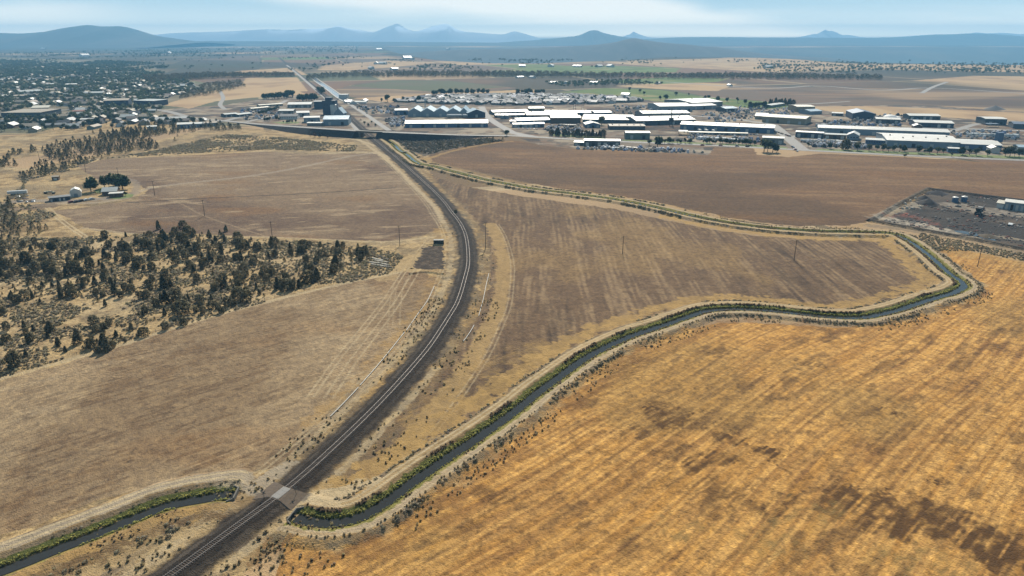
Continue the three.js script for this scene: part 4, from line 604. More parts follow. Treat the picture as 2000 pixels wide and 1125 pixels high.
{
  const along = (line, o0, o1, per, s0, s1, f = () => true, n = 0.5) => { const out = []; for (let i = 0; i + 1 < line.length; i++) { if (!f(line[i])) continue; const k = per * (n ? sst(0.4, 0.62, fbm(line[i][0] / 9 + o0 * 5, line[i][1] / 9, 2)) * 2 : 1); for (let q = 0; q < k; q++) { if (q + 1 > k && rnd() > k - q) break; const o = rnd(o0, o1), t = rnd(), a = line[i], b = line[i + 1], dx = b[0] - a[0], dz = b[1] - a[1], l = Math.hypot(dx, dz) || 1; out.push([lerp(a[0], b[0], t) - dz / l * o, lerp(a[1], b[1], t) + dx / l * o, rnd(s0, s1)]); } } return out; };
  const bankH = o => { const pr = [[-9.5, 0.02], [-7.2, 0.75], [-6.2, 0.95], [-3.4, 0.95], [-1.7, 0.12], [1.7, 0.12], [2.4, 0.5], [4.4, 1.25], [7.7, 1.25], [8.6, 1.0], [10.6, 0.02]]; for (let i = 0; i + 1 < pr.length; i++) if (o <= pr[i + 1][0]) return lerp(pr[i][1], pr[i + 1][1], (o - pr[i][0]) / (pr[i + 1][0] - pr[i][0])); return 0; };
  const nearC = p => p[1] > -460, farC = p => p[1] <= -460 && p[1] > -800;
  const at = (l, o0, o1, per, s0, s1, f, n, sy) => along(l, o0, o1, per, s0, s1, f, n).map(p => [p[0], p[1], p[2], sy ?? 1, bankH((o0 + o1) / 2) - 0.08]);
  scatter('reeds', tuft, reedMat, [...at(CANAL, 1.6, 3.2, 22, 0.3, 0.7, nearC, 0, 1.1), ...at(CANAL, -2.9, -1.65, 12, 0.25, 0.55, nearC, 0), ...at(CANAL, 1.9, 3.1, 3, 1, 1.6, farC, 0), ...at(WEST, 1.6, 3.1, 18, 0.35, 0.75, undefined, 0), ...at(WEST, -2.6, -1.9, 5, 0.4, 0.9)]);
  scatter('sagebrush', bushA, sageMat, [...at(CANAL, 7.9, 9.4, 2.6, 0.3, 0.95, nearC), ...at(CANAL, -8.2, -6.6, 3.6, 0.3, 0.95, nearC), ...at(CANAL, 7.8, 10, 1.6, 0.9, 1.8, farC), ...at(CANAL, -9, -6.3, 1.6, 0.9, 1.8, farC), ...along(WEST, -14, -7, 1.5, 0.5, 1.2), ...along(WEST, 3.6, 5.4, 1.2, 0.4, 0.8).map(p => [p[0], p[1], p[2], 1, 1]), ...along(RAIL, 6, 14, 1.5, 0.25, 0.7, p => p[1] > -420), ...along(RAIL, -11, -6, 0.9, 0.25, 0.65, p => p[1] > -420), ...along(RAIL, -26, -15, 1.2, 0.3, 0.9, p => p[1] > -150), ...along(RAIL, 7, 26, 1.6, 0.3, 0.9, p => p[1] > -150)]);
  scatter('dry_weeds', tuft, rustMat, [...at(CANAL, 3.2, 4.6, 5, 0.5, 1.1, nearC), ...at(CANAL, -3.6, -2.6, 2, 0.5, 0.9, nearC), ...along(WEST, -8, -3, 4, 0.4, 0.9).map(p => [p[0], p[1], p[2], 1, 0.55])]);
  scatter('dry_grass', tuft, strawMat, [...along(RAIL, 6, 20, 6, 0.5, 1.1, p => p[1] > -300), ...along(RAIL, -16, -6, 4, 0.5, 1.1, p => p[1] > -300), ...along(RAIL, -30, -12, 6, 0.4, 1, p => p[1] > -150), ...along(RAIL, 12, 30, 7, 0.4, 1, p => p[1] > -150), ...at(CANAL, -6.4, -5.6, 2, 0.4, 0.8, nearC), ...along(CANAL, -14, -9, 3, 0.4, 0.9, nearC)]);
  const groveArea = poly([[-30, 465], [110, 465], [300, 456], [520, 466], [720, 480], [790, 500], [760, 535], [600, 568], [330, 642], [0, 738], [-30, 745]]);
  scatter('sagebrush_scrub', bushB, sageMat, pick(groveArea, 8500, 0.7, p => sst(0.35, 0.6, fbm(p[0] / 11, p[1] / 11, 3))).map(p => [p[0], p[1], rnd(0.5, 1.5)]));
  const north = poly([[-40, 440], [60, 445], [110, 420], [60, 400], [40, 345], [140, 320], [300, 295], [440, 262], [560, 270], [700, 285], [690, 296], [520, 292], [330, 302], [190, 312], [130, 335], [60, 350], [0, 400]]);
  scatter('sagebrush_scrub_001', bushB, sageMat, pick(north, 3200, 1.6, p => sst(0.4, 0.62, fbm(p[0] / 22, p[1] / 22, 3)) + 0.06).map(p => [p[0], p[1], rnd(0.8, 2.2)]));
  const toe = poly([[770, 273], [850, 274], [960, 270], [985, 275], [880, 291], [835, 302], [800, 294]]);
  scatter('sagebrush_scrub_002', bushB, leafMat([0.11, 0.105, 0.075]), pick(toe, 900, 1.4).map(p => [p[0], p[1], rnd(1, 2.4)]));
  const yardEdge = poly([[1770, 470], [1800, 455], [1900, 476], [2010, 498], [2010, 512], [1900, 490], [1830, 490]]);
  scatter('sagebrush_scrub_003', bushB, sageMat, pick(yardEdge, 500, 1).map(p => [p[0], p[1], rnd(0.6, 1.5)]));
}
// ---------------------------------------------------------------- buildings
const rib = (() => { const S = 256, d = new Uint8Array(S * S * 4); for (let j = 0; j < S; j++) for (let i = 0; i < S; i++) { const v = (i % 16 < 3 ? 120 : 235) - 20 * vn(i / 40, j / 60), o = (j * S + i) * 4; d[o] = d[o + 1] = d[o + 2] = v; d[o + 3] = 255; } const t = new THREE.DataTexture(d, S, S); t.magFilter = THREE.LinearFilter; t.wrapS = t.wrapT = THREE.RepeatWrapping; t.repeat.set(3, 1); t.needsUpdate = true; return t; })();
const stain = noiseTex([0.74, 0.73, 0.71], [1, 1, 1], 7, 4, 81); stain.repeat.set(0.035, 0.05);
const metal = (c, r = 0.5) => new THREE.MeshStandardMaterial({ color: col(c.map(v => v * 1.12)), map: stain, roughness: r, metalness: 0.05, bumpMap: rib, bumpScale: 0.05 });
const RM = { white: metal(C(246, 244, 238), 0.42), cream: metal(C(236, 230, 212), 0.5), tan: metal(C(176, 164, 146), 0.7), grey: metal(C(150, 152, 152), 0.55), dark: metal(C(72, 74, 76), 0.7), navy: metal(C(92, 112, 138), 0.5), blue: metal(C(172, 198, 216), 0.45), rust: metal(C(150, 96, 74), 0.8), pale: metal(C(206, 210, 208), 0.5) };
const WM = { blue: metal(C(84, 116, 154), 0.6), navy: metal(C(54, 70, 96), 0.6), tan: metal(C(168, 158, 136), 0.7), white: metal(C(224, 226, 226), 0.6), grey: metal(C(136, 138, 138), 0.7), sage: metal(C(122, 138, 132), 0.7), brown: metal(C(112, 92, 78), 0.8), light: metal(C(142, 160, 176), 0.6), slate: metal(C(84, 94, 106), 0.7) };
const doorM = std(C(196, 198, 196), 0.6), doorD = std(C(44, 44, 48), 0.7), glassM = new THREE.MeshPhysicalMaterial({ color: new THREE.Color(0.03, 0.035, 0.045), roughness: 0.08 });
// local axes: x along the front, +z to the front, origin mid front at the ground
function prism(L, pts, x0 = -L / 2) { // extrude a z-y outline along x
  const s = new THREE.Shape(pts.map(p => new THREE.Vector2(p[0], p[1]))), g = new THREE.ExtrudeGeometry(s, { depth: L, bevelEnabled: false }); // shape x = -z
  return g.rotateY(Math.PI / 2).translate(x0, 0, 0); // extrude runs +x, shape x runs -z
}
function shed(label, category, a, b, h, depth, o = {}) {
  const A = o.world ? a : G(...a), B = o.world ? b : G(...b), L = Math.hypot(B[0] - A[0], B[1] - A[1]), turn = -Math.atan2(B[1] - A[1], B[0] - A[0]);
  const t = thing(o.name ?? 'warehouse', label, category, [(A[0] + B[0]) / 2, 0, (A[1] + B[1]) / 2], turn, o.group), W = WM[o.wall ?? 'blue'], Rf = RM[o.roof ?? 'white'], ov = o.over ?? 0.5, rise = o.rise ?? depth * 0.07;
  if (o.type === 'front') { // gable towards the front
    const s = new THREE.Shape([[-L / 2, 0], [L / 2, 0], [L / 2, h], [0, h + rise], [-L / 2, h]].map(p => new THREE.Vector2(...p)));
    part('wall', new THREE.ExtrudeGeometry(s, { depth, bevelEnabled: false }).translate(0, 0, -depth), W, t);
    const e = 0.25, k = rise / (L / 2), rs = new THREE.Shape([[-L / 2 - ov, h - ov * k + 0.02], [0, h + rise + 0.02], [L / 2 + ov, h - ov * k + 0.02], [L / 2 + ov, h - ov * k + e], [0, h + rise + e], [-L / 2 - ov, h - ov * k + e]].map(p => new THREE.Vector2(...p)));
    part('roof', new THREE.ExtrudeGeometry(rs, { depth: depth + 2 * ov, bevelEnabled: false }).translate(0, 0, -depth - ov), Rf, t);
  } else if (o.type === 'flat') {
    part('wall', box(-L / 2, L / 2, 0, h, -depth, 0), W, t); part('roof', box(-L / 2 - ov, L / 2 + ov, h + 0.003, h + 0.35, -depth - ov, ov), Rf, t);
  } else if (o.type === 'canopy') {
    part('roof', box(-L / 2, L / 2, h, h + 0.3, -depth, 0), Rf, t); for (const x of [-L / 2 + 0.3, L / 2 - 0.3]) for (const z of [-0.3, -depth + 0.3]) part('post', box(x - 0.12, x + 0.12, 0, h, z - 0.12, z + 0.12), WM.grey, t);
  } else {
    part('wall', prism(L, [[0, 0], [depth, 0], [depth, h], [depth / 2, h + rise], [0, h]]), W, t);
    const k = rise / (depth / 2), e = 0.25; part('roof', prism(L + 2 * ov, [[-ov, h - ov * k + 0.02], [depth / 2, h + rise + 0.02], [depth + ov, h - ov * k + 0.02], [depth + ov, h - ov * k + e], [depth / 2, h + rise + e], [-ov, h - ov * k + e]], -L / 2 - ov), Rf, t);
  }
  const n = o.doors ?? 0; for (let i = 0; i < n; i++) { const x = -L / 2 + L * (i + 0.5) / n + (o.dshift ?? 0), dh = Math.min(h * 0.72, 4.2), dw = Math.min(3.6, L / n * 0.5); part('door', box(x - dw / 2, x + dw / 2, 0, dh, 0.003, 0.09), i % 3 === 1 ? doorD : doorM, t); }
  const w = o.windows ?? 0; for (let i = 0; i < w; i++) { const x = -L / 2 + L * (i + 0.5) / w; part('window', box(x - 0.8, x + 0.8, h * 0.45, h * 0.45 + 1.1, 0.003, 0.06), glassM, t); }
  const v = o.vents ?? 0; for (let i = 0; i < v; i++) { const x = -L / 2 + L * (i + 0.5 + 0.3 * (TBL[i + 7 * n] - 0.5)) / v, z = -depth * (0.2 + 0.25 * TBL[i * 3 + 5]), y = h + rise * Math.min(1, -z / (depth / 2)); part('roof_vent', box(x - 0.7, x + 0.7, y + 0.2, y + 1.3, z - 0.7, z + 0.7), RM.grey, t); }
  return t;
}
const BL = [
  ['long blue warehouse with white roof lying just behind the highway embankment', [791, 249.5], [953, 248.2], 5.4, 34, { doors: 7, rise: 2.6 }],
  ['low pale blue annex at the end of the sawtooth grain sheds', [772, 224.5], [797, 224], 7, 22, { doors: 2, roof: 'pale' }],
  ['dark blue gabled barn at the road end of the sawtooth grain sheds', [914, 230], [948, 229], 7, 26, { type: 'front', wall: 'navy', roof: 'blue', rise: 5, doors: 1 }],
  ['low white roofed shed behind the two round steel bins', [963, 224.5], [1032, 222.5], 4.2, 26, { wall: 'slate', doors: 4 }],
  ['narrow white roofed shed directly beside the two round steel bins', [968, 229.8], [1025, 228.8], 3.6, 16, { wall: 'slate', doors: 5 }],
  ['tall white roofed mill block rising behind the low joined sheds', [1033, 219.5], [1063, 219.3], 6.5, 18, { wall: 'tan', doors: 2 }],
  ['broad cream roofed plant hall with roof vents between the joined sheds', [1029, 231.5], [1128, 230.5], 5, 52, { roof: 'cream', wall: 'slate', rise: 2.4, vents: 4 }],
  ['white roofed long hall at the back of the joined plant sheds', [1064, 225.5], [1160, 226.5], 5, 26, { wall: 'slate', doors: 3, vents: 3 }],
  ['white roofed end hall with navy wall of the joined plant sheds', [1161, 228.5], [1194, 228], 6.5, 24, { wall: 'navy', doors: 1 }],
  ['white roofed shed with blue wall beside the piled lumber yard', [1011, 241.5], [1075, 239.5], 4, 30, { doors: 5 }],
  ['tiny white roofed office joined to the blue lumber yard shed', [996, 241], [1010.5, 241.2], 3, 14, {}],
  ['light blue twin shed, longer half, facing the highway junction', [1002, 249.3], [1041.7, 248.8], 4.4, 14, { wall: 'light', doors: 4 }],
  ['light blue twin shed, shorter half, facing the highway junction', [1042.3, 248.8], [1063, 248.6], 4.8, 14, { doors: 2 }],
  ['dark fronted deep hall with brown shaded wall behind the lumber stacks', [1076, 240.5], [1134, 240.3], 7.5, 30, { wall: 'brown', rise: 1.6 }],
  ['deep white roofed hall behind the small blue gabled office', [1138, 240], [1239, 241.5], 5, 70, { wall: 'slate', rise: 2, vents: 3 }],
  ['small blue gabled office with three bay doors before the white hall', [1144, 249.5], [1172, 249.3], 4.2, 22, { type: 'front', rise: 2.6, doors: 3 }],
  ['flat tan roofed shop building with dark wall beside the deep white hall', [1191, 253.2], [1260, 253.3], 4.6, 24, { roof: 'tan', wall: 'slate', windows: 9, vents: 5, rise: 0.6 }],
  ['sage green clad workshop behind a hedge along the highway', [1222, 271.2], [1269, 271.4], 7.2, 16, { wall: 'sage', rise: 1, doors: 2 }],
  ['wide white roofed hall beside the crane and gantry', [1243, 245], [1358, 242], 6, 48, { wall: 'slate', doors: 4, vents: 2 }],
  ['tall white roofed hall rising behind the crane', [1255, 232.5], [1347, 231.5], 8, 40, { wall: 'grey', rise: 2 }],
  ['big pale blue distribution warehouse at the back of the estate', [1287, 218.2], [1352, 217.3], 8.5, 60, { wall: 'light', rise: 2.5, doors: 5 }],
  ['very large grey roofed warehouse bordering the green golf course', [1352, 210], [1411, 207], 7.5, 80, { wall: 'grey', roof: 'pale', rise: 3 }],
  ['white roofed wing between the pale blue and the grey warehouse', [1351, 214.6], [1399, 212.5], 6, 28, { wall: 'light', doors: 3 }],
  ['long blue walled factory with white roof and parked boats before it', [1328, 252.8], [1511, 261], 6.8, 34, { doors: 9, vents: 4, rise: 2.2 }],
  ['row of low pale storage units before the long blue factory', [1345, 262], [1460, 264.8], 2.6, 7, { name: 'storage_units', roof: 'cream', wall: 'grey', doors: 16, rise: 0.5 }],
  ['square white open canopy beside the row of storage units', [1325, 264], [1343, 264.5], 4.5, 14, { type: 'canopy', name: 'canopy' }],
  ['long white roofed depot on the field side of the highway', [1141, 285.5], [1211, 286.4], 6.2, 15, { wall: 'slate', doors: 6, rise: 1 }],
  ['small white roofed lean-to joined to the field side depot', [1121, 284], [1140.5, 284.8], 3.6, 12, { wall: 'grey', doors: 2 }],
  ['broad cream roofed tan warehouse with four bright bay doors', [1488, 238.6], [1572, 243.8], 8, 40, { wall: 'tan', roof: 'cream', doors: 4, rise: 1.4 }],
  ['cream roofed tan warehouse standing alone before the dry grass', [1556, 218.4], [1591, 218.2], 8, 34, { wall: 'tan', roof: 'cream', rise: 1.2, doors: 2 }],
  ['low cream roofed block joined behind the four bay tan warehouse', [1474, 232.5], [1498, 233.5], 4.6, 40, { wall: 'tan', roof: 'cream' }],
  ['pale blue curved roof shed beside the lone tan warehouse', [1582, 224], [1605, 223], 5, 26, { wall: 'light', roof: 'blue', rise: 2 }],
  ['low grey green shed among the poplars by the golf course', [1506, 210.5], [1532, 206.5], 4, 14, { wall: 'sage', roof: 'pale' }],
  ['blue roofed workshop beside the dark conifers', [1416, 219], [1440, 218], 5.5, 26, { roof: 'blue', wall: 'slate', doors: 3 }],
  ['white roofed grey shop with low wing beside the junction trees', [1488, 280], [1530, 282], 6.6, 15, { wall: 'grey', doors: 3, rise: 1 }],
  ['dark walled narrow store with white roof by the side road', [1553, 267.5], [1607, 270.5], 6.2, 13, { wall: 'navy', doors: 4, rise: 0.8 }],
  ['brown open fronted link building between store and gabled showroom', [1608, 270.4], [1652, 272.4], 5, 13, { wall: 'brown', roof: 'pale', doors: 3, rise: 0.8 }],
  ['longest white roofed hall stretching behind the giant factory roof', [1597, 260], [1853, 270], 6.8, 30, { wall: 'light', rise: 2, doors: 8 }],
  ['giant white factory roof with dark vents behind the row of street trees', [1731, 286], [1873, 291.5], 7, 66, { rise: 2.6, vents: 6, wall: 'light', doors: 4 }],
  ['lower white roofed wing at the right end of the giant factory', [1874, 291.7], [1955, 295.3], 6, 42, { rise: 1.8, wall: 'blue', doors: 3 }],
  ['blue office wing at the car park end of the giant factory', [1690, 281.4], [1729.5, 283.6], 5, 18, { roof: 'pale', windows: 8, rise: 0.7 }],
  ['white framed gabled showroom with glass front beside parked caravans', [1653, 272.6], [1676, 274], 5.5, 20, { type: 'front', rise: 3, wall: 'light', windows: 4 }],
  ['square dark navy hall with shallow gable near the dry grass', [1664, 233.6], [1707, 234.6], 9, 46, { type: 'front', rise: 3.4, wall: 'navy', roof: 'navy', doors: 2 }],
  ['small white roofed open shed beside the square navy hall', [1624, 226], [1645, 227], 4, 14, { wall: 'brown', roof: 'pale', doors: 2 }],
  ['white roofed navy store between navy hall and twin white sheds', [1710, 240.8], [1758, 242.4], 6, 22, { wall: 'slate', doors: 3 }],
  ['long white roofed store at the edge of the dry grass', [1775, 233.5], [1836, 234.5], 5.6, 26, { wall: 'slate', doors: 5 }],
  ['broad twin roofed white store beside the long dry grass store', [1786, 247.8], [1862, 250.2], 6, 34, { wall: 'navy', doors: 4, rise: 1.6 }],
  ['tall navy walled depot with pale edge near the gravel hill', [1923, 243.6], [1965, 244.4], 8, 30, { wall: 'slate', doors: 2, rise: 1 }],
  ['navy open canopy in front of the tall navy depot', [1927, 248.6], [1951, 249], 4.4, 10, { type: 'canopy', roof: 'navy', name: 'canopy' }],
  ['dark roofed low shed behind the parked white lorries', [1978, 251], [2012, 252.3], 6, 26, { roof: 'navy', wall: 'slate' }],
  ['small white gabled shed behind the longest white hall', [1784, 252], [1801, 252.6], 4, 14, { type: 'front', wall: 'brown', rise: 2.2, name: 'shed' }],
  ['bright blue clad shop beside the last street trees', [1987, 300.5], [2014, 301.6], 7, 18, { wall: 'light', roof: 'blue' }],
  ['white clad small office among the street trees', [1934, 299], [1952, 299.6], 5, 12, { wall: 'white', roof: 'white', type: 'front', rise: 2, name: 'office' }],
  ['blue low kiosk building among the street trees', [1851, 297.5], [1873, 298.5], 4.2, 9, { roof: 'white', windows: 5, name: 'office' }],
  // mill side of the railway
  ['long white roofed hall behind the mill tower', [562, 210.8], [608, 210.2], 5.6, 34, { wall: 'grey', doors: 4 }],
  ['white roofed block behind the dark roofed showroom', [544, 222.8], [573, 222.6], 5, 20, { wall: 'grey', doors: 2 }],
  ['dark roofed white fronted showroom above the embankment', [546, 233.4], [581, 233], 4.6, 20, { roof: 'dark', wall: 'white', windows: 8, rise: 2.2 }],
  ['white roofed pale warehouse between showroom and mill', [580, 228], [605, 227.2], 5.6, 24, { wall: 'light', doors: 3 }],
  ['white boxy warehouse closest to the embankment crest', [594, 240], [625, 239.2], 7, 22, { wall: 'light', doors: 3, rise: 1 }],
  ['low white roofed shed tucked under the boxy white warehouse', [600, 245.5], [631, 245.6], 3.6, 12, { wall: 'grey', rise: 0.6 }],
  ['pale blue roofed feed warehouse beside the railway and overpass', [632, 245], [681, 244.4], 8, 34, { wall: 'light', roof: 'blue', rise: 3.4, doors: 2 }],
  ['steep pale blue hopper shed beside the mill silo', [653, 229], [671, 229.2], 6, 16, { type: 'front', rise: 8, wall: 'light', roof: 'blue' }],
  ['dark blue lower mill block beside the tall mill tower', [614, 213], [632, 212.6], 12, 20, { type: 'flat', wall: 'navy', roof: 'grey' }],
  ['white pump house at the end of the concrete channel', [662, 193], [679, 193], 8, 16, { type: 'flat', wall: 'white', roof: 'white', name: 'pump_house' }],
  ['row of self storage sheds along the dark hedge, longest', [507, 209.6], [553, 206.6], 3.4, 12, { wall: 'tan', roof: 'cream', name: 'storage_units', doors: 10 }],
  ['row of self storage sheds along the dark hedge, middle', [492, 216.4], [527, 213], 3.4, 12, { wall: 'tan', roof: 'cream', name: 'storage_units', doors: 8 }],
  ['row of self storage sheds along the dark hedge, nearest the highway', [466, 228.6], [493, 225.6], 3.4, 14, { wall: 'slate', roof: 'pale', name: 'storage_units', doors: 6 }],
  ['grey storage shed at the foot of the storage rows', [440, 229], [465, 227], 4, 14, { wall: 'slate', roof: 'pale', name: 'storage_units', doors: 5 }],
  ['blue fronted truck garage below the storage rows', [347, 251.6], [376, 250.4], 5.5, 20, { doors: 4 }],
  ['pale garage joined to the blue fronted truck garage', [377, 249], [398, 248.2], 4.6, 18, { wall: 'light', doors: 2 }],
  ['long low brown roofed garage at the highway curve', [399, 247.4], [426, 246], 4.4, 16, { roof: 'tan', wall: 'light', doors: 4 }],
  ['white low garage among the scattered junipers', [288, 254.6], [307, 253.6], 4.4, 12, { wall: 'light', doors: 3 }],
  // town
  ['wide flat grey school building at the edge of the town', [3, 229], [80, 228.4], 6.5, 60, { type: 'flat', roof: 'tan', wall: 'slate', windows: 18, name: 'school' }],
  ['bright white roofed market hall behind the flat grey school', [62, 218.4], [96, 217.4], 6, 34, { roof: 'cream', wall: 'tan', doors: 3 }],
  ['orange roofed low hall in the town', [143, 225.6], [165, 224.8], 6, 18, { roof: 'rust', wall: 'brown', windows: 6, name: 'hall' }],
  ['large dark walled plant with white roof cap in the town', [204, 208.4], [252, 207], 10, 40, { wall: 'navy', roof: 'tan', rise: 2 }],
  ['large dark plant with flat roof under the pale bluff', [262, 206.6], [302, 207.6], 9, 36, { type: 'flat', wall: 'navy', roof: 'pale' }],
  ['long white roofed row building at the near edge of the town', [157, 239.2], [184, 238.4], 4, 14, { wall: 'grey', windows: 6, name: 'row_building' }],
  ['long pale roofed store in the middle of the town', [176, 187.4], [202, 186.8], 6, 26, { wall: 'tan', roof: 'pale' }],
  ['pale flat roofed store among the far town trees', [128, 171], [150, 170.4], 7, 40, { type: 'flat', wall: 'tan', roof: 'white' }],
  ['white flat roofed store among the town trees', [86, 169.5], [104, 169.2], 6, 30, { type: 'flat', wall: 'tan', roof: 'white' }],
  ['long pale roofed depot on the slope of the town', [40, 184], [84, 181.6], 5, 30, { wall: 'tan', roof: 'pale' }],
  ['low pale roofed depot beside the long depot of the town', [28, 193], [54, 192], 5, 24, { wall: 'slate', roof: 'tan' }],
];
for (const b of BL) shed(b[0], b[5].name === 'office' ? 'office' : /canopy/.test(b[5].name ?? '') ? 'canopy' : /hall|plant/.test(b[0]) ? 'hall' : 'warehouse', b[1], b[2], b[3], b[4], b[5]);
[[797, 822, 'first gabled bay of the blue sawtooth grain sheds, beside the low annex'], [822.5, 847.5, 'second gabled bay of the blue sawtooth grain sheds, under the shorter bucket elevator'], [848, 873, 'third gabled bay of the blue sawtooth grain sheds, under the taller bucket elevator'], [873.5, 898, 'fourth gabled bay of the blue sawtooth grain sheds, behind the white tanks'], [898.5, 914, 'last narrow gabled bay of the blue sawtooth grain sheds, beside the dark barn']].forEach(([x0, x1, l]) => shed(l, 'grain shed', [x0, 228], [x1, 228], 7.5, 46, { type: 'front', rise: 5.5, wall: 'light', roof: 'blue', name: 'grain_shed', doors: 1, over: 0.2 }));
function cylTank(label, px, py, r, h, roof, wall, name = 'storage_tank', group) { const [x, z] = G(px, py), t = thing(name, label, 'tank', [x, 0, z], 0, group); part('shell', cyl(r, r, h, 24), wall, t); part('roof', new THREE.ConeGeometry(r * 1.02, r * 0.4, 24).translate(0, h + r * 0.2, 0), roof, t); part('ladder', box(r - 0.05, r + 0.25, 0, h, -0.3, 0.3), WM.grey, t); return t; }
cylTank('round steel bin beside the road through the estate', 981.5, 232, 3.2, 5.2, RM.pale, WM.light, 'grain_bin', 'pair of round steel bins'); cylTank('round steel bin beside the road through the estate', 990, 232, 3.2, 5.2, RM.pale, WM.light, 'grain_bin', 'pair of round steel bins');
cylTank('pale silo joined to the tall mill tower', 652, 223.5, 5.5, 15, RM.pale, WM.white, 'silo');
for (const [px, l] of [[881.5, 11], [895, 8], [909, 6]]) { const [x, z] = G(px, 229.5), t = thing('storage_tank', { 11: 'longest white horizontal tank before the grain sheds', 8: 'middle length white horizontal tank before the grain sheds', 6: 'shortest white horizontal tank before the grain sheds' }[l], 'tank', [x, 0, z]); part('shell', new THREE.CapsuleGeometry(1.9, l, 6, 14).rotateZ(Math.PI / 2).translate(0, 3, 0), WM.white, t); for (const s of [-1, 1]) part('saddle', box(s * l * 0.3 - 0.4, s * l * 0.3 + 0.4, 0, 2.2, -1.2, 1.2), WM.grey, t); }
for (const [px, h, l] of [[831, 21, 'shorter bucket elevator tower with white head above the grain sheds'], [867.5, 23, 'taller bucket elevator tower with white head and slanted conveyor above grain sheds']]) { const [x, z] = G(px, 221), t = thing('bucket_elevator', l, 'elevator', [x, 0, z]); for (const s of [-0.7, 0.7]) part('leg', box(s - 0.3, s + 0.3, 0, h, -0.5, 0.5), WM.light, t); part('head', box(-2, 2, h, h + 2.6, -1.4, 1.4), WM.white, t); part('spout', new THREE.CylinderGeometry(0.4, 0.4, 16, 8).rotateZ(0.95).translate(6.5, h - 4.2, 0), WM.light, t); }
{ const [x, z] = G(643.5, 224), t = thing('mill_tower', 'tall dark blue mill tower beside the railway', 'mill', [x, 0, z]); part('wall', box(-10, 10, 0, 21, -18, 0), WM.navy, t); part('head_house', box(-6, 4, 21, 26, -14, -4), WM.navy, t); part('roof', box(-10.3, 10.3, 21.003, 21.5, -18.3, 0.3), RM.dark, t); for (let i = 0; i < 4; i++) part('window', box(-7.5 + i * 4.6, -6 + i * 4.6, 14, 15.6, 0.003, 0.08), glassM, t); part('mast', box(-3.2, -2.9, 26, 36, -9, -8.7), WM.white, t); }
{ const [x, z] = G(1947.5, 285), t = thing('hopper_tower', 'square blue dust hopper tower at the end of the giant factory', 'tower', [x, 0, z]); part('body', box(-3, 3, 5, 15, -3, 3), WM.blue, t); part('cone', new THREE.ConeGeometry(4, 3, 4).rotateX(Math.PI).rotateY(Math.PI / 4).translate(0, 3.4, 0), WM.blue, t); for (const a of [-2.6, 2.6]) for (const b of [-2.6, 2.6]) part('leg', box(a - 0.2, a + 0.2, 0, 5, b - 0.2, b + 0.2), WM.grey, t); }
{ // crane and gantry
  const [x, z] = G(1310, 246), t = thing('gantry_crane', 'dark lattice jib crane over the white roofed hall', 'crane', [x, 0, z]), m = std(C(70, 66, 62), 0.7); part('cab', box(-3, 3, 6, 11, -2, 2), m, t); for (const s of [-2, 2]) part('leg', box(s - 0.3, s + 0.3, 0, 6, -0.3, 0.3), m, t); part('mast', box(-0.5, 0.5, 11, 24, -0.5, 0.5), m, t); part('jib', new THREE.BoxGeometry(0.5, 17, 0.5).rotateZ(-0.7).translate(12, 15, 0), m, t);
}
for (const [px, py, h, l] of [[1122, 217, 26, 'lattice radio mast behind the white plant roofs'], [1138, 218, 20, 'shorter steel mast behind the white plant roofs']]) { const [x, z] = G(px, py), t = thing('lattice_mast', l, 'mast', [x, 0, z]), m = std(C(110, 110, 112), 0.6, 0.4); for (let k = 0; k < 4; k++) { const sx = k & 1 ? 1 : -1, sz = k & 2 ? 1 : -1; part('leg', tube([[sx * 2.2, 0, sz * 2.2], [sx * 0.9, h * 0.6, sz * 0.9], [sx * 0.35, h, sz * 0.35]], 0.16, 5), m, t); } for (let j = 1; j < 5; j++) { const w = 2.2 - j * 0.38; part('brace', box(-w, w, h * j / 5, h * j / 5 + 0.2, -w, w), m, t); } }
for (const [px, w, l] of [[1738, 20, 'larger white fabric dome tent near the dry grass'], [1752, 12, 'smaller white fabric dome tent near the dry grass']]) { const [x, z] = G(px, 231.5), t = thing('dome_tent', l, 'tent', [x, 0, z]), A = new THREE.SphereGeometry(w / 2, 20, 8, 0, Math.PI * 2, 0, Math.PI / 2).scale(1, 0.6, 1.2); part('cover', A, std(C(240, 240, 238), 0.7), t); part('skirt', cyl(w / 2 * 1.02, w / 2 * 1.02, 0.5, 20).scale(1, 1, 1.2), WM.grey, t); }
{ const [x, z] = G(1943, 213.5); solo('gravel_hill', new THREE.ConeGeometry(13, 7, 22, 5).translate(0, 3.3, 0).scale(1.4, 1, 1), std(C(120, 118, 116), 1), 'grey gravel hill on the dry plain beyond the depots', 'gravel heap', [x, 0, z]); }

// vehicles: body, glass, wheels
const carGeo = (() => { const s = new THREE.Shape([[-2.2, 0.35], [2.2, 0.35], [2.25, 0.8], [1.2, 0.95], [0.6, 1.45], [-1.2, 1.5], [-1.9, 0.98], [-2.25, 0.92]].map(p => new THREE.Vector2(...p))); return new THREE.ExtrudeGeometry(s, { depth: 1.7, bevelEnabled: true, bevelSize: 0.06, bevelThickness: 0.06, bevelSegments: 1 }).translate(0, 0, -0.85); })();
const carGlass = (() => { const s = new THREE.Shape([[1.05, 1.0], [0.58, 1.38], [-1.15, 1.43], [-1.7, 1.02]].map(p => new THREE.Vector2(...p))); return new THREE.ExtrudeGeometry(s, { depth: 1.86, bevelEnabled: false }).translate(0, 0, -0.93); })();
const wheelGeo = new THREE.CylinderGeometry(0.34, 0.34, 0.24, 12).rotateX(Math.PI / 2), tyreM = std(C(30, 30, 30), 0.9);
const paints = { white: std(C(228, 230, 230), 0.35), silver: std(C(168, 172, 176), 0.3, 0.4), dark: std(C(48, 50, 56), 0.3), red: std(C(128, 40, 34), 0.35), blue: std(C(52, 76, 120), 0.35), tan: std(C(150, 136, 112), 0.4) };
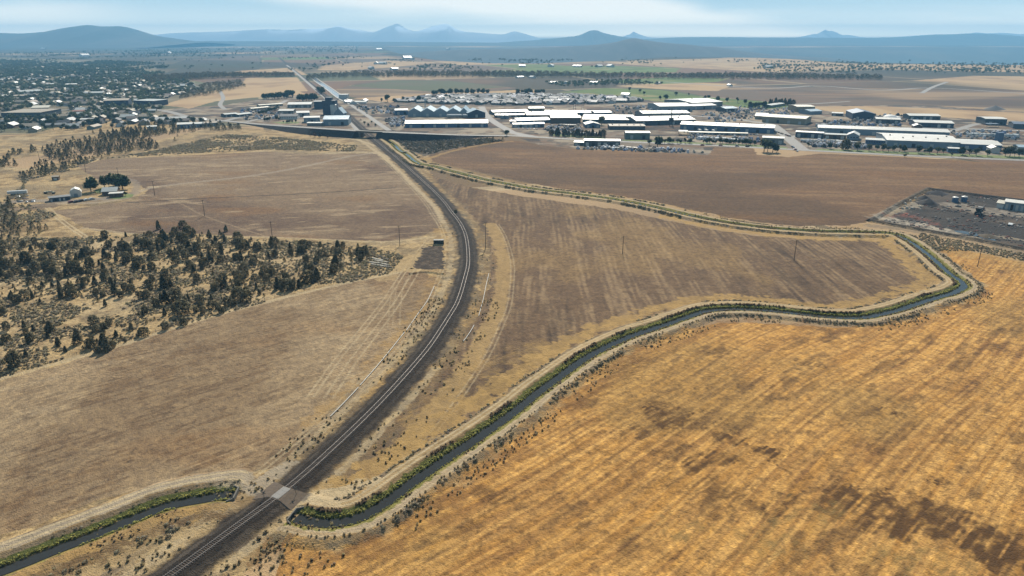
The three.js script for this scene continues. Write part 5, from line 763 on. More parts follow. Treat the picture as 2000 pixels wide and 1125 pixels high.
function car(label, paint, x, z, turn, group, detail) { const t = thing('parked_car', label, 'car', [x, 0.06, z], turn, group); part('body', carGeo, paints[paint], t); part('window', carGlass, glassM, t); if (detail) for (const [a, b] of [[-1.35, 0.82], [1.35, 0.82], [-1.35, -0.82], [1.35, -0.82]]) { const w = part('wheel', wheelGeo, tyreM, t); w.position.set(a, 0.34, b); } return t; }
const vanGeo = (L, h, w) => mergeGeometries([box(-L / 2, L / 2, 0.9, h, -w / 2, w / 2), box(L / 2 + 0.1, L / 2 + 1.9, 0.6, h * 0.72, -w / 2 * 0.95, w / 2 * 0.95)]);
function trailer(label, x, z, turn, L, h, group, paint = 'white') { const t = thing('box_trailer', label, 'trailer', [x, 0, z], turn, group); part('box', box(-L / 2, L / 2, 1.1, h, -1.25, 1.25), paints[paint], t); part('chassis', box(-L / 2 + 0.3, L / 2 - 0.3, 0.8, 1.097, -0.9, 0.9), tyreM, t); for (const s of [-1, 1]) part('axle', new THREE.CylinderGeometry(0.5, 0.5, 2.4, 10).rotateX(Math.PI / 2).translate(s * L * 0.36, 0.5, 0), tyreM, t); return t; }
// rows of parked things in the estate: [photo start, photo end, count, label, kind]
const keys = Object.keys(paints);
[[[1335, 258], [1480, 264], 26, 'parked car before the wall of the long blue factory', 'cars before the long blue factory'], [[1575, 274], [1625, 277.5], 10, 'parked car on the lot beside the caravans', 'cars on the caravan lot'], [[1510, 256], [1545, 268], 8, 'parked car along the wide side road', 'cars along the side road'], [[1440, 275], [1484, 278], 9, 'parked car on the dirt lot beside the junction shop', 'cars on the dirt lot'], [[1010, 252], [1068, 252.5], 8, 'parked car before the light blue twin sheds', 'cars before the twin sheds'], [[1545, 286], [1558, 297], 5, 'parked car near the junction of highway and side road', 'cars near the junction'], [[1905, 256], [1990, 257], 9, 'parked car behind the row of white lorries', 'cars behind the lorries'], [[1240, 290], [1330, 293], 9, 'parked car in the field side yard', 'cars in the field side yard'], [[1600, 246], [1625, 247], 5, 'parked car beside the tan warehouse', 'cars beside the tan warehouse'], [[755, 243], [785, 232], 8, 'parked car on the gravel lot left of the blue warehouse', 'cars on the gravel lot'], [[1430, 214], [1500, 214], 12, 'parked car in the yard before the conifers', 'cars before the conifers'], [[1365, 283.5], [1480, 288], 4, 'car driving on the highway past the hedge', 'cars on the highway']].forEach(([a, b, n, l, g]) => { const hw = /highway past/.test(l); for (let i = 0; i < n; i++) { const t = (i + rnd(0.2, 0.8)) / n, [x, z] = G(lerp(a[0], b[0], t), lerp(a[1], b[1], t)); const pt = keys[Math.floor(rnd(0, 6) * 0.99)]; car(`${pt} ${l}`, pt, x, z + rnd(-2, 2), hw ? -0.25 : rnd() < 0.7 ? Math.PI / 2 + rnd(-0.1, 0.1) : rnd(0, 3), `${pt} ${g}`); } });
[[[1595, 246.5], [1612, 247.5], 5, 'white box lorry parked beside the tan warehouse corner', 'lorries beside the tan warehouse', 8, 3.6], [[1888, 266], [1990, 269], 13, 'white lorry box in the row behind the giant factory', 'row of white lorries', 9, 4], [[1566, 277], [1595, 279], 7, 'white caravan in the row on the sales lot', 'caravans on the sales lot', 7, 3.2], [[1622, 278.5], [1672, 282], 11, 'white caravan packed beside the gabled showroom', 'caravans beside the showroom', 7, 3.2], [[1365, 271], [1440, 276], 15, 'white caravan stored behind the roadside hedge', 'caravans behind the hedge', 7, 3], [[1180, 290.5], [1208, 291.5], 7, 'white crate stored before the field side depot', 'crates before the depot', 3, 2.4], [[1210, 288], [1245, 291.5], 8, 'pale lumber pack in the field side yard', 'lumber packs', 6, 2], [[1095, 246], [1125, 247.5], 7, 'grey lumber pack in the lumber yard', 'lumber yard packs', 7, 2.6], [[1112, 262.5], [1165, 264], 8, 'white storage box behind the row of conifers', 'boxes behind the conifers', 6, 2.8], [[1360, 257], [1400, 258.5], 3, 'covered boat on a trailer before the long blue factory', 'boats before the factory', 9, 3], [[370, 270 - 22], [385, 247.5], 2, 'white trailer beside the blue fronted truck garage', 'trailers by the garage', 9, 3.4]].forEach(([a, b, n, l, g, L, h]) => { for (let i = 0; i < n; i++) { const t = (i + 0.5) / n, [x, z] = G(lerp(a[0], b[0], t), lerp(a[1], b[1], t)); trailer(l, x, z + rnd(-3, 3), Math.PI / 2 + rnd(-0.2, 0.2) + (rnd() < 0.25 ? 1.5 : 0), L * rnd(0.85, 1.1), h, g, /lumber/.test(l) ? 'tan' : 'white'); } });
// ---------------------------------------------------------------- farmstead
const lawn = (pts, name) => { const v = pts.map(p => { const g = G(...p); return new THREE.Vector2(g[0], g[1]); }), out = []; for (const f of THREE.ShapeUtils.triangulateShape(v, [])) { const p = f.map(i => [v[i].x, 0.07, v[i].y]); const up = (p[1][2] - p[0][2]) * (p[2][0] - p[0][0]) - (p[1][0] - p[0][0]) * (p[2][2] - p[0][2]); up > 0 ? out.push(...p[0], ...p[1], ...p[2]) : out.push(...p[0], ...p[2], ...p[1]); } const m = new THREE.Mesh(plainGeo(out), lawnMat); m.name = name; m.receiveShadow = true; structure(m); };
const lawnTex = noiseTex(C(78, 96, 40), C(146, 158, 78), 10, 10, 33); lawnTex.repeat.set(0.05, 0.05); const lawnMat = new THREE.MeshStandardMaterial({ map: lawnTex, roughness: 1 });
lawn([[214, 387], [222, 382], [246, 378], [262, 380], [258, 385], [240, 388], [225, 389]], 'lawn'); lawn([[183, 372], [200, 366], [215, 366], [212, 374], [190, 378]], 'lawn_001');
[[[1080, 265.5], [1185, 271.5], [1180, 268], [1120, 263], [1080, 262]], [[1590, 293], [1700, 298.5], [1850, 304.5], [2010, 311.5], [2010, 306], [1850, 300], [1700, 294], [1600, 290.5]], [[1400, 283.5], [1540, 290.5], [1535, 287], [1480, 283], [1400, 280]], [[1215, 274.5], [1300, 278.5], [1390, 282.5], [1390, 279.5], [1300, 275.5], [1215, 272.8]], [[530, 239], [560, 237.5], [585, 238], [582, 241], [550, 241.5]]].forEach((p, i) => lawn(p, `lawn_00${i + 2}`));
{
  const [bx, bz] = G(149, 384.5); const t = thing('barn', 'white gambrel barn with curved roof beside the long dark farm shed', 'barn', [bx, 0, bz], 0.5); t.scale.setScalar(0.84); const o = [[-4.4, 0], [4.4, 0], [4.4, 4], [3.2, 6], [0, 7.4], [-3.2, 6], [-4.4, 4]].map(p => new THREE.Vector2(...p));
  part('wall', new THREE.ExtrudeGeometry(new THREE.Shape(o), { depth: 9, bevelEnabled: false }).translate(0, 0, -9), WM.white, t);
  const ro = [[-4.8, 3.7], [-3.3, 6.1], [0, 7.55], [3.3, 6.1], [4.8, 3.7], [4.9, 3.9], [3.4, 6.3], [0, 7.8], [-3.4, 6.3], [-4.9, 3.9]].map(p => new THREE.Vector2(...p)); part('roof', new THREE.ExtrudeGeometry(new THREE.Shape(ro), { depth: 9.6, bevelEnabled: false }).translate(0, 0, -9.3), RM.white, t); part('door', box(-1.5, 1.5, 0, 3, 0.003, 0.09), WM.light, t);
}
shed('long low dark shed with pale doors beside the white barn', 'shed', [97, 394.5], [138, 390.2], 2.8, 6, { wall: 'navy', roof: 'grey', name: 'shed', doors: 5, rise: 0.7 });
shed('dark walled farmhouse with grey hipped roof among green trees', 'house', [200, 382.5], [229, 381], 3.2, 10, { wall: 'brown', roof: 'pale', name: 'farmhouse', windows: 5, rise: 2.2 });
shed('low white roofed porch wing joined to the farmhouse front', 'house', [214, 386], [240, 384.4], 2.8, 5, { wall: 'brown', roof: 'white', name: 'porch_wing', type: 'flat', windows: 3 });
shed('small brown plank shack alone on the pale pasture', 'shack', [102, 352.6], [115, 352], 3, 4, { wall: 'brown', roof: 'tan', name: 'shack', rise: 0.6, doors: 1 });
{ const [x, z] = G(35, 380), t = thing('livestock_trailer', 'long white trailer parked beside farm junk at the scrub edge', 'trailer', [x, 0, z], 0.35); part('box', box(-6.5, 6.5, 0.9, 3.1, -1.3, 1.3), paints.white, t); part('stripe', box(-6.5, 6.5, 1.7, 2.0, 1.303, 1.33), paints.silver, t); for (const s of [-4, 4]) part('wheel', new THREE.CylinderGeometry(0.5, 0.5, 2.5, 12).rotateX(Math.PI / 2).translate(s, 0.5, 0), tyreM, t); }
{ const [x, z] = G(97, 378), t = thing('flatbed_wagon', 'flatbed wagon loaded with pale boards between shack and barn', 'wagon', [x, 0, z], -0.15); part('bed', box(-5, 5, 0.9, 1.15, -1.3, 1.3), std(C(110, 92, 76), 0.9), t); for (let k = 0; k < 4; k++) part('board_stack', box(-4.4 + k * 2.3, -2.5 + k * 2.3, 1.153, 1.5 + 0.35 * ((k * 7) % 3), -1, 1), std(C(188 - 20 * (k % 2), 176, 156), 0.9), t); for (const s of [-3.5, 3.5]) part('wheel', new THREE.CylinderGeometry(0.45, 0.45, 2.6, 12).rotateX(Math.PI / 2).translate(s, 0.45, 0), tyreM, t); }
[[139.5, 396, 'red', 'dark red car, first in the farm row beside the long shed'], [150.5, 395.2, 'dark', 'black car second from the long shed in the farm row'], [159.5, 393.4, 'dark', 'black car in the middle of the farm row'], [169.5, 391.8, 'white', 'white car fourth from the long shed in the farm row'], [179.5, 390, 'white', 'white car at the farmhouse end of the farm row']].forEach(([px, py, p, l]) => { const [x, z] = G(px, py); car(l, p, x, z, 1.1, 'cars in the farm row', true); });
for (let k = 0; k < 9; k++) { const [x, z] = G(rnd(34, 66), rnd(382, 396)); solo('scrap_pile', new THREE.IcosahedronGeometry(rnd(0.8, 1.6), 1).scale(1.4, 0.5, 1), [WM.grey, WM.brown, paints.silver][k % 3], 'low heap of farm scrap at the edge of the dark scrub', 'scrap heap', [x, 0.2, z], rnd(0, 6), 'scrap heaps by the scrub'); }
[[178, 374, 1.15, 2, 'broad round green tree beside the white barn'], [205, 367, 1.05, 0, 'round green tree behind the farmhouse lawn'], [222, 368, 1.2, 2, 'tall round green tree behind the farmhouse roof'], [240, 370, 1.15, 2, 'broad green tree at the track corner of the farmstead'], [231, 361, 0.95, 3, 'far green tree at the back of the farm lawn'], [246, 383, 0.55, 1, 'small green tree on the farmhouse lawn']].forEach(([px, py, s, k, l]) => { const [x, z] = G(px, py); tree(DEC, k, DM[px === 222 ? 1 : 0], 'shade_tree', l, 'tree', x, z, s * (s < 0.6 ? 1 : 1.3), rnd(0, 6)); });
{ const a = G(162, 382.5), b = G(198, 377.5), g = []; for (let i = 0; i < 9; i++) { const q = bushGeo(90, 500 + i, 1.5, 2.1); q.translate(lerp(a[0], b[0], i / 8), 0, lerp(a[1], b[1], i / 8)); g.push(q); } solo('hedge', mergeGeometries(g), DM[0], 'dark clipped hedge between the barn and the farmhouse', 'hedge'); }

// ---------------------------------------------------------------- poles, container, pipes, boards
function pole(px, py, h, arm, label, group) { const [x, z] = G(px, py), t = thing('power_pole', label, 'power pole', [x, 0, z], arm, group), m = std([0.07, 0.05, 0.035], 0.95); part('post', cyl(0.13, 0.2, h, 9), m, t); const a = part('crossarm', box(-1.2, 1.2, h - 0.75, h - 0.6, -0.07, 0.07), m, t); for (const s of [-1.05, 0, 1.05]) part('insulator', cyl(0.06, 0.07, 0.28, 8).translate(s, h - 0.6, 0), std(C(150, 150, 150), 0.3), a); return t; }
pole(948.5, 484.8, 15.6, 0.2, 'tall power pole between the railway and the stubble field'); pole(1215.9, 495.8, 10.5, 0.2, 'power pole standing in the stubble field, by itself mid way', 'poles in the stubble field'); pole(1550.7, 508.4, 11.6, 0.2, 'power pole standing in the stubble field towards the canal bend', 'poles in the stubble field'); pole(781, 479.6, 12.2, 0.5, 'power pole between board pile and dark gravel pad'); pole(400, 422, 11.6, 0.9, 'power pole in the pasture field between farm and grove'); pole(533, 473.5, 13, 0.9, 'power pole at the grove edge of the pasture field'); pole(302.5, 382, 11.6, 0.9, 'power pole at the pale circle beside the farm track'); pole(168, 337, 11, 0.9, 'power pole on the pale ground behind the brown shack'); pole(233, 352, 11, 0.9, 'power pole behind the green farm trees'); pole(1909, 521, 11.4, 0.2, 'power pole in the golden field beside the black yard'); pole(78, 315, 10, 0.9, 'power pole at the foot of the juniper wood');
{ const [x, z] = G(857, 476.8), t = thing('shipping_container', 'dark green shipping container beside the square gravel pad', 'container', [x, 0, z], 0.03), m = std(C(44, 52, 44), 0.6); part('shell', box(-3, 3, 0.15, 2.7, -1.22, 1.22), m, t); for (let k = 0; k < 11; k++) part('rib', box(-2.85 + k * 0.56, -2.65 + k * 0.56, 0.25, 2.6, 1.223, 1.27), m, t); part('floor_beam', box(-2.9, 2.9, 0, 0.147, -1.1, 1.1), tyreM, t); }
{
  structure(groundSheet('earth_bank', sweep(smooth([[800, 536], [825, 532], [866, 536]].map(p => G(...p)), 2), [[-1.4, 0], [0, 0.7], [1.4, 0]])));
  structure(groundSheet('earth_bank_001', sweep(smooth([[804, 525], [823, 484], [838, 478], [866, 479]].map(p => G(...p)), 2), [[-1.2, 0.03], [0, 0.55], [1.2, 0.03]]))); }
[[738, 507, 9, 0.5], [744, 511, 10, 0.5], [734, 514, 8, 0.5], [748, 516, 9, 0.5], [741, 519, 11, 0.5], [752, 506, 5, 0.2], [756, 521, 6, 0.5], [745, 502, 6, 0.2]].forEach(([px, py, l, w], i) => { const [x, z] = G(px, py); solo('board_pile', mergeGeometries([box(-l / 2, l / 2, 0, 0.35, -0.7, 0.7), box(-l / 2 + 0.4, l / 2 - 0.2, 0.353, 0.5, -0.5, 0.55)]), i > 4 ? std(C(96, 86, 78), 0.9) : std(C(190, 184, 172), 0.9), i > 4 ? 'dark board pile lying beside the pale boards at the grove edge' : 'pale board pile lying at the grove edge near the gravel pad', 'boards', [x, 0, z], -0.55 + 0.1 * (i % 3), i > 4 ? 'dark board piles' : 'pale board piles'); });
const pipeM = std(C(214, 212, 206), 0.5);
for (const [pts, label] of [[[[645, 815], [672, 788], [700, 758]], 'white irrigation pipe lying along the mown field, nearest the crossing'], [[[703, 754], [735, 718], [760, 688], [790, 650]], 'white irrigation pipe lying along the middle of the mown field edge'], [[[793, 648], [812, 620], [835, 588], [848, 560]], 'white irrigation pipe lying between mown field and gravel pad'], [[[905, 668], [918, 650], [926, 636]], 'short bright irrigation pipe lying between railway and stubble field'], [[[935, 618], [944, 585], [949, 560], [955, 535]], 'long irrigation pipe lying between railway and stubble field']]) { const l = pts.map(p => G(...p)); solo('irrigation_pipe', tube(smooth(l, 8).map(p => [p[0], 0.3, p[1]]), 0.13), pipeM, label, 'pipe'); }

// ---------------------------------------------------------------- gravel yard beside the canal
{
  const berm = (name, pts, h) => structure(groundSheet(name, sweep(smooth(pts.map(p => G(...p)), 4), [[-3, 0], [-0.8, h], [0.8, h], [3, 0]])));
  berm('yard_bank', [[1812, 369.5], [1780, 386], [1740, 408], [1699, 432]], 1.5); berm('yard_bank_001', [[1699, 432], [1760, 443], [1850, 459], [1990, 486], [2060, 500]], 1.4); berm('yard_bank_002', [[1812, 369.5], [1870, 377], [1950, 387], [2060, 400]], 1.4);
  const heap = (px, py, r, h, label, c) => { const [x, z] = G(px, py), g = new THREE.ConeGeometry(r, h, 26, 8).translate(0, h / 2 - 0.1, 0), p = g.attributes.position; for (let i = 0; i < p.count; i++) { const k = 1 + 0.35 * (fbm(p.getX(i) / 3 + px, p.getZ(i) / 3, 3) - 0.5); p.setXYZ(i, p.getX(i) * k, p.getY(i) * (0.8 + 0.4 * fbm(p.getX(i) / 4, p.getZ(i) / 4 + 9, 2)), p.getZ(i) * k); } g.computeVertexNormals(); solo('gravel_heap', g, std(c, 1), label, 'gravel heap', [x, 0, z]); };
  heap(1812, 398, 7.5, 4.6, 'largest dark gravel heap in the black yard', C(62, 58, 56)); heap(1805, 388, 5, 3.2, 'second dark gravel heap behind the largest in the yard', C(58, 55, 54)); heap(1830, 378, 8, 3, 'flat black gravel heap at the back corner of the yard', C(44, 42, 44)); heap(1930, 462, 6, 2, 'low weedy heap beside the narrow pond', C(96, 84, 66));
  cylTank('white cylindrical tank in the black yard, nearer the gravel heaps', 1864.5, 395, 2, 3.8, RM.white, WM.blue); cylTank('white cylindrical tank in the black yard, nearer the white workshop', 1882, 393.8, 2, 3.8, RM.white, WM.blue);
  shed('white roofed workshop with pale bay doors in the black yard', 'workshop', [1960, 408.4], [2010, 414.5], 5.4, 11, { name: 'workshop', wall: 'light', doors: 5, rise: 1 });
  shed('cream fabric tent joined to the yard workshop', 'tent', [1945.5, 406], [1959, 408], 3.8, 7, { name: 'fabric_tent', wall: 'white', roof: 'cream', rise: 1.4 });
  const [x, z] = G(1912, 417), t = thing('crushing_plant', 'dark crushing plant with slanted conveyor belts in the black yard', 'crusher', [x, 0, z], 0.75), m = std(C(56, 54, 54), 0.8, 0.2);
  part('hopper', new THREE.CylinderGeometry(2.2, 1.2, 2.4, 4).rotateY(Math.PI / 4).translate(-4, 3.4, 0), m, t); part('frame', box(-6.5, -1.5, 0.2, 2.2, -1.3, 1.3), m, t); part('conveyor', new THREE.BoxGeometry(13, 0.45, 1.1).rotateZ(0.28).translate(4.5, 2.6, 0), m, t); part('conveyor', new THREE.BoxGeometry(9, 0.45, 1.1).rotateZ(-0.3).rotateY(0.5).translate(-9.5, 2, 2), m, t); part('screen_deck', box(-1, 2, 2.4, 4.6, -1.4, 1.4), std(C(150, 148, 144), 0.7), t); for (const s of [0, 4, 8]) part('leg', box(s - 0.15, s + 0.15, 0, 1.2 + s * 0.26, -0.5, 0.5), m, t);
  const [x2, z2] = G(1973, 440), f = thing('flat_trailer', 'small white flat trailer standing on the yard gravel', 'trailer', [x2, 0, z2], 0.9); part('deck', box(-2.8, 2.8, 0.8, 1.1, -1.2, 1.2), paints.white, f); for (const s of [-1.2, 1.2]) part('wheel', new THREE.CylinderGeometry(0.45, 0.45, 2.7, 12).rotateX(Math.PI / 2).translate(s - 1, 0.45, 0), tyreM, f);
  const [x3, z3] = G(1871, 403.5); solo('concrete_ring', new THREE.TorusGeometry(1.5, 0.6, 8, 20).rotateX(Math.PI / 2).translate(0, 0.4, 0), std(C(120, 116, 112), 0.9), 'grey concrete ring lying before the white tanks', 'concrete ring', [x3, 0, z3]);
  [[1762, 408], [1771, 407], [1780, 408], [1778, 393], [1768, 399], [1797, 405], [1788, 388], [1803, 376]].forEach(([px, py]) => { const [a, b] = G(px, py); solo('concrete_block', mergeGeometries([box(-1.2, 1.2, 0, 0.8, -0.6, 0.6), box(-0.8, 0.5, 0.803, 1.2, -0.5, 0.4)]), std(C(198, 192, 182), 0.9), 'pale concrete block lying along the yard bank', 'concrete block', [a, 0, b], rnd(0, 3), 'concrete blocks along the yard bank'); });
  const pd = [[1863, 450.5], [1880, 450.8], [1905, 455.5], [1925, 459.8], [1946, 467], [1946, 471], [1920, 466], [1895, 459], [1868, 453.5]].map(p => new THREE.Vector2(...G(...p))), out = []; for (const q of THREE.ShapeUtils.triangulateShape(pd, [])) { const p = q.map(i => [pd[i].x, 0.06, pd[i].y]); const up = (p[1][2] - p[0][2]) * (p[2][0] - p[0][0]) - (p[1][0] - p[0][0]) * (p[2][2] - p[0][2]); up > 0 ? out.push(...p[0], ...p[1], ...p[2]) : out.push(...p[0], ...p[2], ...p[1]); } const pm = new THREE.Mesh(plainGeo(out), waterMat); pm.name = 'pond'; structure(pm);
}

// ---------------------------------------------------------------- estate trees, one by one
const conifer = [0, 1, 3, 5].map(k => JUN[k]);
const trow = (list, kind, name, label, group, s0, s1, m) => list.forEach(([px, py, sc]) => { const [x, z] = G(px, py); tree(kind, Math.floor(rnd(0, kind.length)), m ?? DM[Math.floor(rnd(0, 3))], name, label, 'tree', x, z, (sc ?? 1) * rnd(s0, s1), rnd(0, 6), group); });
const line = (a, b, n, j = 1) => Array.from({ length: n }, (_, i) => [lerp(a[0], b[0], (i + 0.5) / n) + rnd(-j, j), lerp(a[1], b[1], (i + 0.5) / n) + rnd(-0.3, 0.3)]);
trow([[1607, 290, 0.6], [1621, 291, 0.9], [1578, 288, 0.9], [1675, 294, 1.2], [1697, 295, 1.1], [1712, 295, 1.1], [1724, 295.4, 1], [1735, 296], [1746, 296.4], [1757, 297, 1.1], [1767, 297.5, 1.1], [1793, 299, 1], [1806, 299.6, 0.7], [1815, 300], [1830, 300.6, 1.2], [1842, 301, 1.1], [1880, 303], [1893, 303.4, 1.1], [1906, 304], [1928, 305, 0.9], [1963, 305.5, 1.2], [1972, 306, 1.3], [1981, 306, 1.1], [1990, 306.4, 1.2], [1767, 307.6, 0.6], [1858, 306.4, 0.6]], DEC, 'street_tree', 'round dark street tree along the lawn before the giant factory', 'street trees before the giant factory', 0.9, 1.15);
trow([[1651, 292.5, 1.8]], conifer, 'spruce_tree', 'tall dark cone shaped spruce beside the caravan lot', undefined, 1, 1.05, JM[0]);
trow([...line([1285, 281], [1350, 280], 8, 2), ...line([1372, 281], [1400, 282], 5), ...line([1405, 280], [1475, 284], 14, 2)], DEC, 'hedge_tree', 'small dark tree in the roadside row along the highway', 'roadside tree row along the highway', 0.6, 1);
trow([...line([1075, 264.5], [1182, 269], 16, 2)], conifer, 'row_conifer', 'dark conifer in the row along the highway lawn', 'conifer row along the highway', 1.1, 1.7, JM[0]);
trow([[1492, 297, 2], [1499, 297, 1.8], [1509, 298, 1.6], [1517, 298, 1.3], [1284, 288, 1.7], [1268, 284, 1.1]], DEC, 'dark_tree', 'big dark tree in the clump on the field side of the highway', 'big dark trees on the field side', 0.85, 1, DM[0]);
trow([...line([1460, 212], [1492, 210], 10, 3)], DEC, 'dark_tree', 'big dark tree in the clump behind the parked cars', 'dark clump behind the parked cars', 1.2, 1.6, DM[0]);
trow([...line([1500, 205], [1552, 206], 9, 2), [1494, 210]], conifer, 'poplar_tree', 'slim dark poplar around the grey green shed', 'poplars around the grey green shed', 1.6, 2.2, JM[1]);
trow([...line([1325, 203], [1370, 204], 8, 3), [1376, 195], [1384, 194], [1300, 196], [1290, 194], [1400, 198], [1420, 199], [1440, 201], [1455, 203], [1230, 178], [1250, 181], [1345, 188], [1258, 186], [1320, 187]], DEC, 'park_tree', 'park tree standing on the green golf course', 'trees on the golf course', 0.9, 1.5);
trow([[757, 199, 1.4], [788, 198, 1.3], [796, 199], [820, 200, 1.4], [828, 199, 1.2], [770, 200, 0.8], [745, 199, 0.8]], DEC, 'dark_tree', 'round dark tree on the dry lot before the estate houses', 'dark trees before the houses', 1, 1.3, DM[0]);
trow([...line([845, 186], [955, 184], 17, 3), ...line([1010, 186], [1065, 184], 10, 3), [1032, 184, 1.5]], DEC, 'dark_tree', 'tall dark tree in the belt behind the estate houses', 'dark belt behind the estate houses', 1.3, 1.8, DM[0]);
trow([...line([515, 194], [562, 192], 15, 4), ...line([558, 188], [575, 190], 8, 3), ...line([585, 198], [618, 196], 14, 4), ...line([620, 178], [632, 184], 8, 4)], DEC, 'dark_tree', 'big dark tree in the clumps behind the mill', 'dark clumps behind the mill', 1.3, 1.9, DM[0]);
trow(line([506, 225], [546, 213], 14, 2), DEC, 'hedge_tree', 'dark tree in the curved row beside the storage sheds', 'curved tree row by the storage sheds', 0.7, 1, DM[0]);
trow([...line([515, 237], [530, 236], 4, 2), [541, 234], [545, 235], ...line([552, 241], [580, 240], 5)], DEC, 'hedge_tree', 'small tree around the dark roofed showroom', 'trees around the showroom', 0.5, 0.8);
trow([[606, 268], [615, 268.4], [625, 269], [640, 271]], DEC, 'russet_tree', 'small russet tree at the foot of the embankment', 'russet trees below the embankment', 0.55, 0.75, leafMat([0.09, 0.055, 0.035]));
trow([[990, 266, 1.2], [1175, 244, 1.5], [1440, 262, 1.2], [1621, 252, 0.9], [712, 243, 0.6], [720, 247, 0.6], [733, 247, 0.6], [705, 236, 0.5], [726, 240, 0.5]], DEC, 'lone_tree', 'lone dark tree between the estate lots', 'lone trees of the estate', 0.8, 1.1);
// ---------------------------------------------------------------- housing estate and town
function houseProto(w, d, h, rise) { const s = new THREE.Shape([[-w / 2, 0], [w / 2, 0], [w / 2, h], [0, h + rise], [-w / 2, h]].map(p => new THREE.Vector2(...p))), wall = new THREE.ExtrudeGeometry(s, { depth: d, bevelEnabled: false }).translate(0, 0, -d / 2), k = rise / (w / 2), e = 0.25, o = 0.5, rs = new THREE.Shape([[-w / 2 - o, h - o * k + 0.02], [0, h + rise + 0.02], [w / 2 + o, h - o * k + 0.02], [w / 2 + o, h - o * k + e], [0, h + rise + e], [-w / 2 - o, h - o * k + e]].map(p => new THREE.Vector2(...p))), roof = new THREE.ExtrudeGeometry(rs, { depth: d + 1, bevelEnabled: false }).translate(0, 0, -d / 2 - 0.5); return [wall, roof]; }
const HG = [houseProto(9, 14, 3, 2.4), houseProto(11, 17, 3.2, 2.8), houseProto(8, 20, 2.8, 1.6)];
const house = (x, z, turn, k, w, r, label, group, s = 1, nm = 'town_house') => { const t = thing(nm, label, 'house', [x, 0, z], turn, group); t.scale.setScalar(s); part('wall', HG[k][0], w, t); part('roof', HG[k][1], r, t); };
const greyR = [RM.grey, RM.dark, RM.navy, metal(C(128, 128, 130), 0.7)], townR = [RM.grey, RM.dark, RM.tan, RM.white, metal(C(128, 118, 112), 0.7), RM.pale], hw = [WM.tan, WM.white, WM.sage, WM.grey, WM.brown];
{
  const EST = poly([[770, 199], [835, 189], [1000, 186], [1120, 187], [1225, 192], [1262, 198], [1170, 202.5], [1000, 205], [870, 203]]);
  const spots = pick(EST, 150, 23); spots.forEach(([x, z], i) => house(x, z, -0.33 + (i % 2 ? Math.PI / 2 : 0) + rnd(-0.08, 0.08), i % 3, hw[i % 5], greyR[Math.floor(rnd(0, 4))], i % 3 === 2 ? 'long low grey roofed home in the dense housing estate' : i % 3 ? 'large grey roofed house in the dense housing estate' : 'small grey roofed house in the dense housing estate', ['small houses of the estate', 'large houses of the estate', 'long homes of the estate'][i % 3], 1.1, 'estate_house'));
  scatter('estate_homes', mergeGeometries([HG[0][0], HG[0][1]]), greyR[3], pick(EST, 190, 16).map(p => [p[0], p[1], 1]));
  scatter('estate_trees', mergeGeometries([roundCrown(8, 3, 160, 700)]), DM[1], pick(EST, 420, 7).map(p => [p[0], p[1], rnd(0.4, 0.9)]));
  const TOWN = poly([[-10, 246], [60, 240], [120, 246], [180, 244], [250, 232], [320, 218], [300, 205], [330, 190], [400, 178], [360, 160], [320, 150], [280, 140], [200, 128], [100, 122], [-10, 118]]), NEAR = poly([[-10, 262], [100, 256], [220, 250], [330, 244], [420, 240], [330, 230], [200, 232], [100, 240], [-10, 245]]);
  const free = p => !BL.some(b => { const a = G(...b[1]), c = G(...b[2]), mx2 = (a[0] + c[0]) / 2, mz = (a[1] + c[1]) / 2; return Math.hypot(p[0] - mx2, p[1] - mz + b[4] / 2) < Math.hypot(a[0] - c[0], a[1] - c[1]) / 2 + b[4] / 2 + 6; });
  const ts = [...pick(TOWN, 250, 24, p => clamp(1600 / -p[1]) ** 1.5 * sst(0.25, 0.5, fbm(p[0] / 200, p[1] / 260, 3))), ...pick(NEAR, 26, 22)].filter(free).sort((a, b) => b[1] - a[1]).slice(0, 140);
  ts.forEach(([x, z], i) => { const r = Math.floor(rnd(0, 6)); house(x, z, 0.25 + (i % 2 ? Math.PI / 2 : 0) + rnd(-0.15, 0.15), i % 3, hw[i % 5], townR[r], `${['small', 'large', 'long'][i % 3]} house with ${['grey', 'charcoal', 'tan', 'white', 'brown', 'pale'][r]} roof among the town trees`, `${['small', 'large', 'long'][i % 3]} ${['grey', 'charcoal', 'tan', 'white', 'brown', 'pale'][r]} roofed town houses`, 1.15); });
  const dens = p => (sst(0.3, 0.5, fbm(p[0] / 120 + 9, p[1] / 160, 3)) * 0.85 + 0.2) * clamp(1500 / -p[1]) ** 0.7;
  const trees = [...pick(TOWN, 4200, 7, dens), ...pick(NEAR, 90, 6)].filter(p => !ts.some(q => Math.hypot(p[0] - q[0], p[1] - q[1]) < 9) && free(p)).sort((a, b) => b[1] - a[1]);
  trees.slice(0, 110).forEach(p => { const k = Math.floor(rnd(0, 5)), m = Math.floor(rnd(0, 3)), s = rnd(0.7, 1.4), look = `${s > 1.05 ? 'big' : 'small'} ${['round', 'egg shaped', 'spreading', 'lumpy', 'narrow'][k]} ${['dark green', 'mid green', 'grey green'][m]} tree`; tree(DEC, k, DM[m], 'town_tree', `${look} at the near edge of the town`, 'tree', p[0], p[1], s, rnd(0, 6), `${look}s of the near town`); });
  scatter('town_homes', mergeGeometries([HG[1][0], HG[1][1]]), RM.tan, pick(TOWN, 420, 17, p => clamp(1500 / -p[1])).filter(free).map(p => [p[0], p[1], 1]));
  scatter('town_trees', mergeGeometries([roundCrown(8, 3.4, 150, 701)]), DM[1], trees.slice(110).map(p => [p[0], p[1], rnd(0.8, 1.7)]));
}
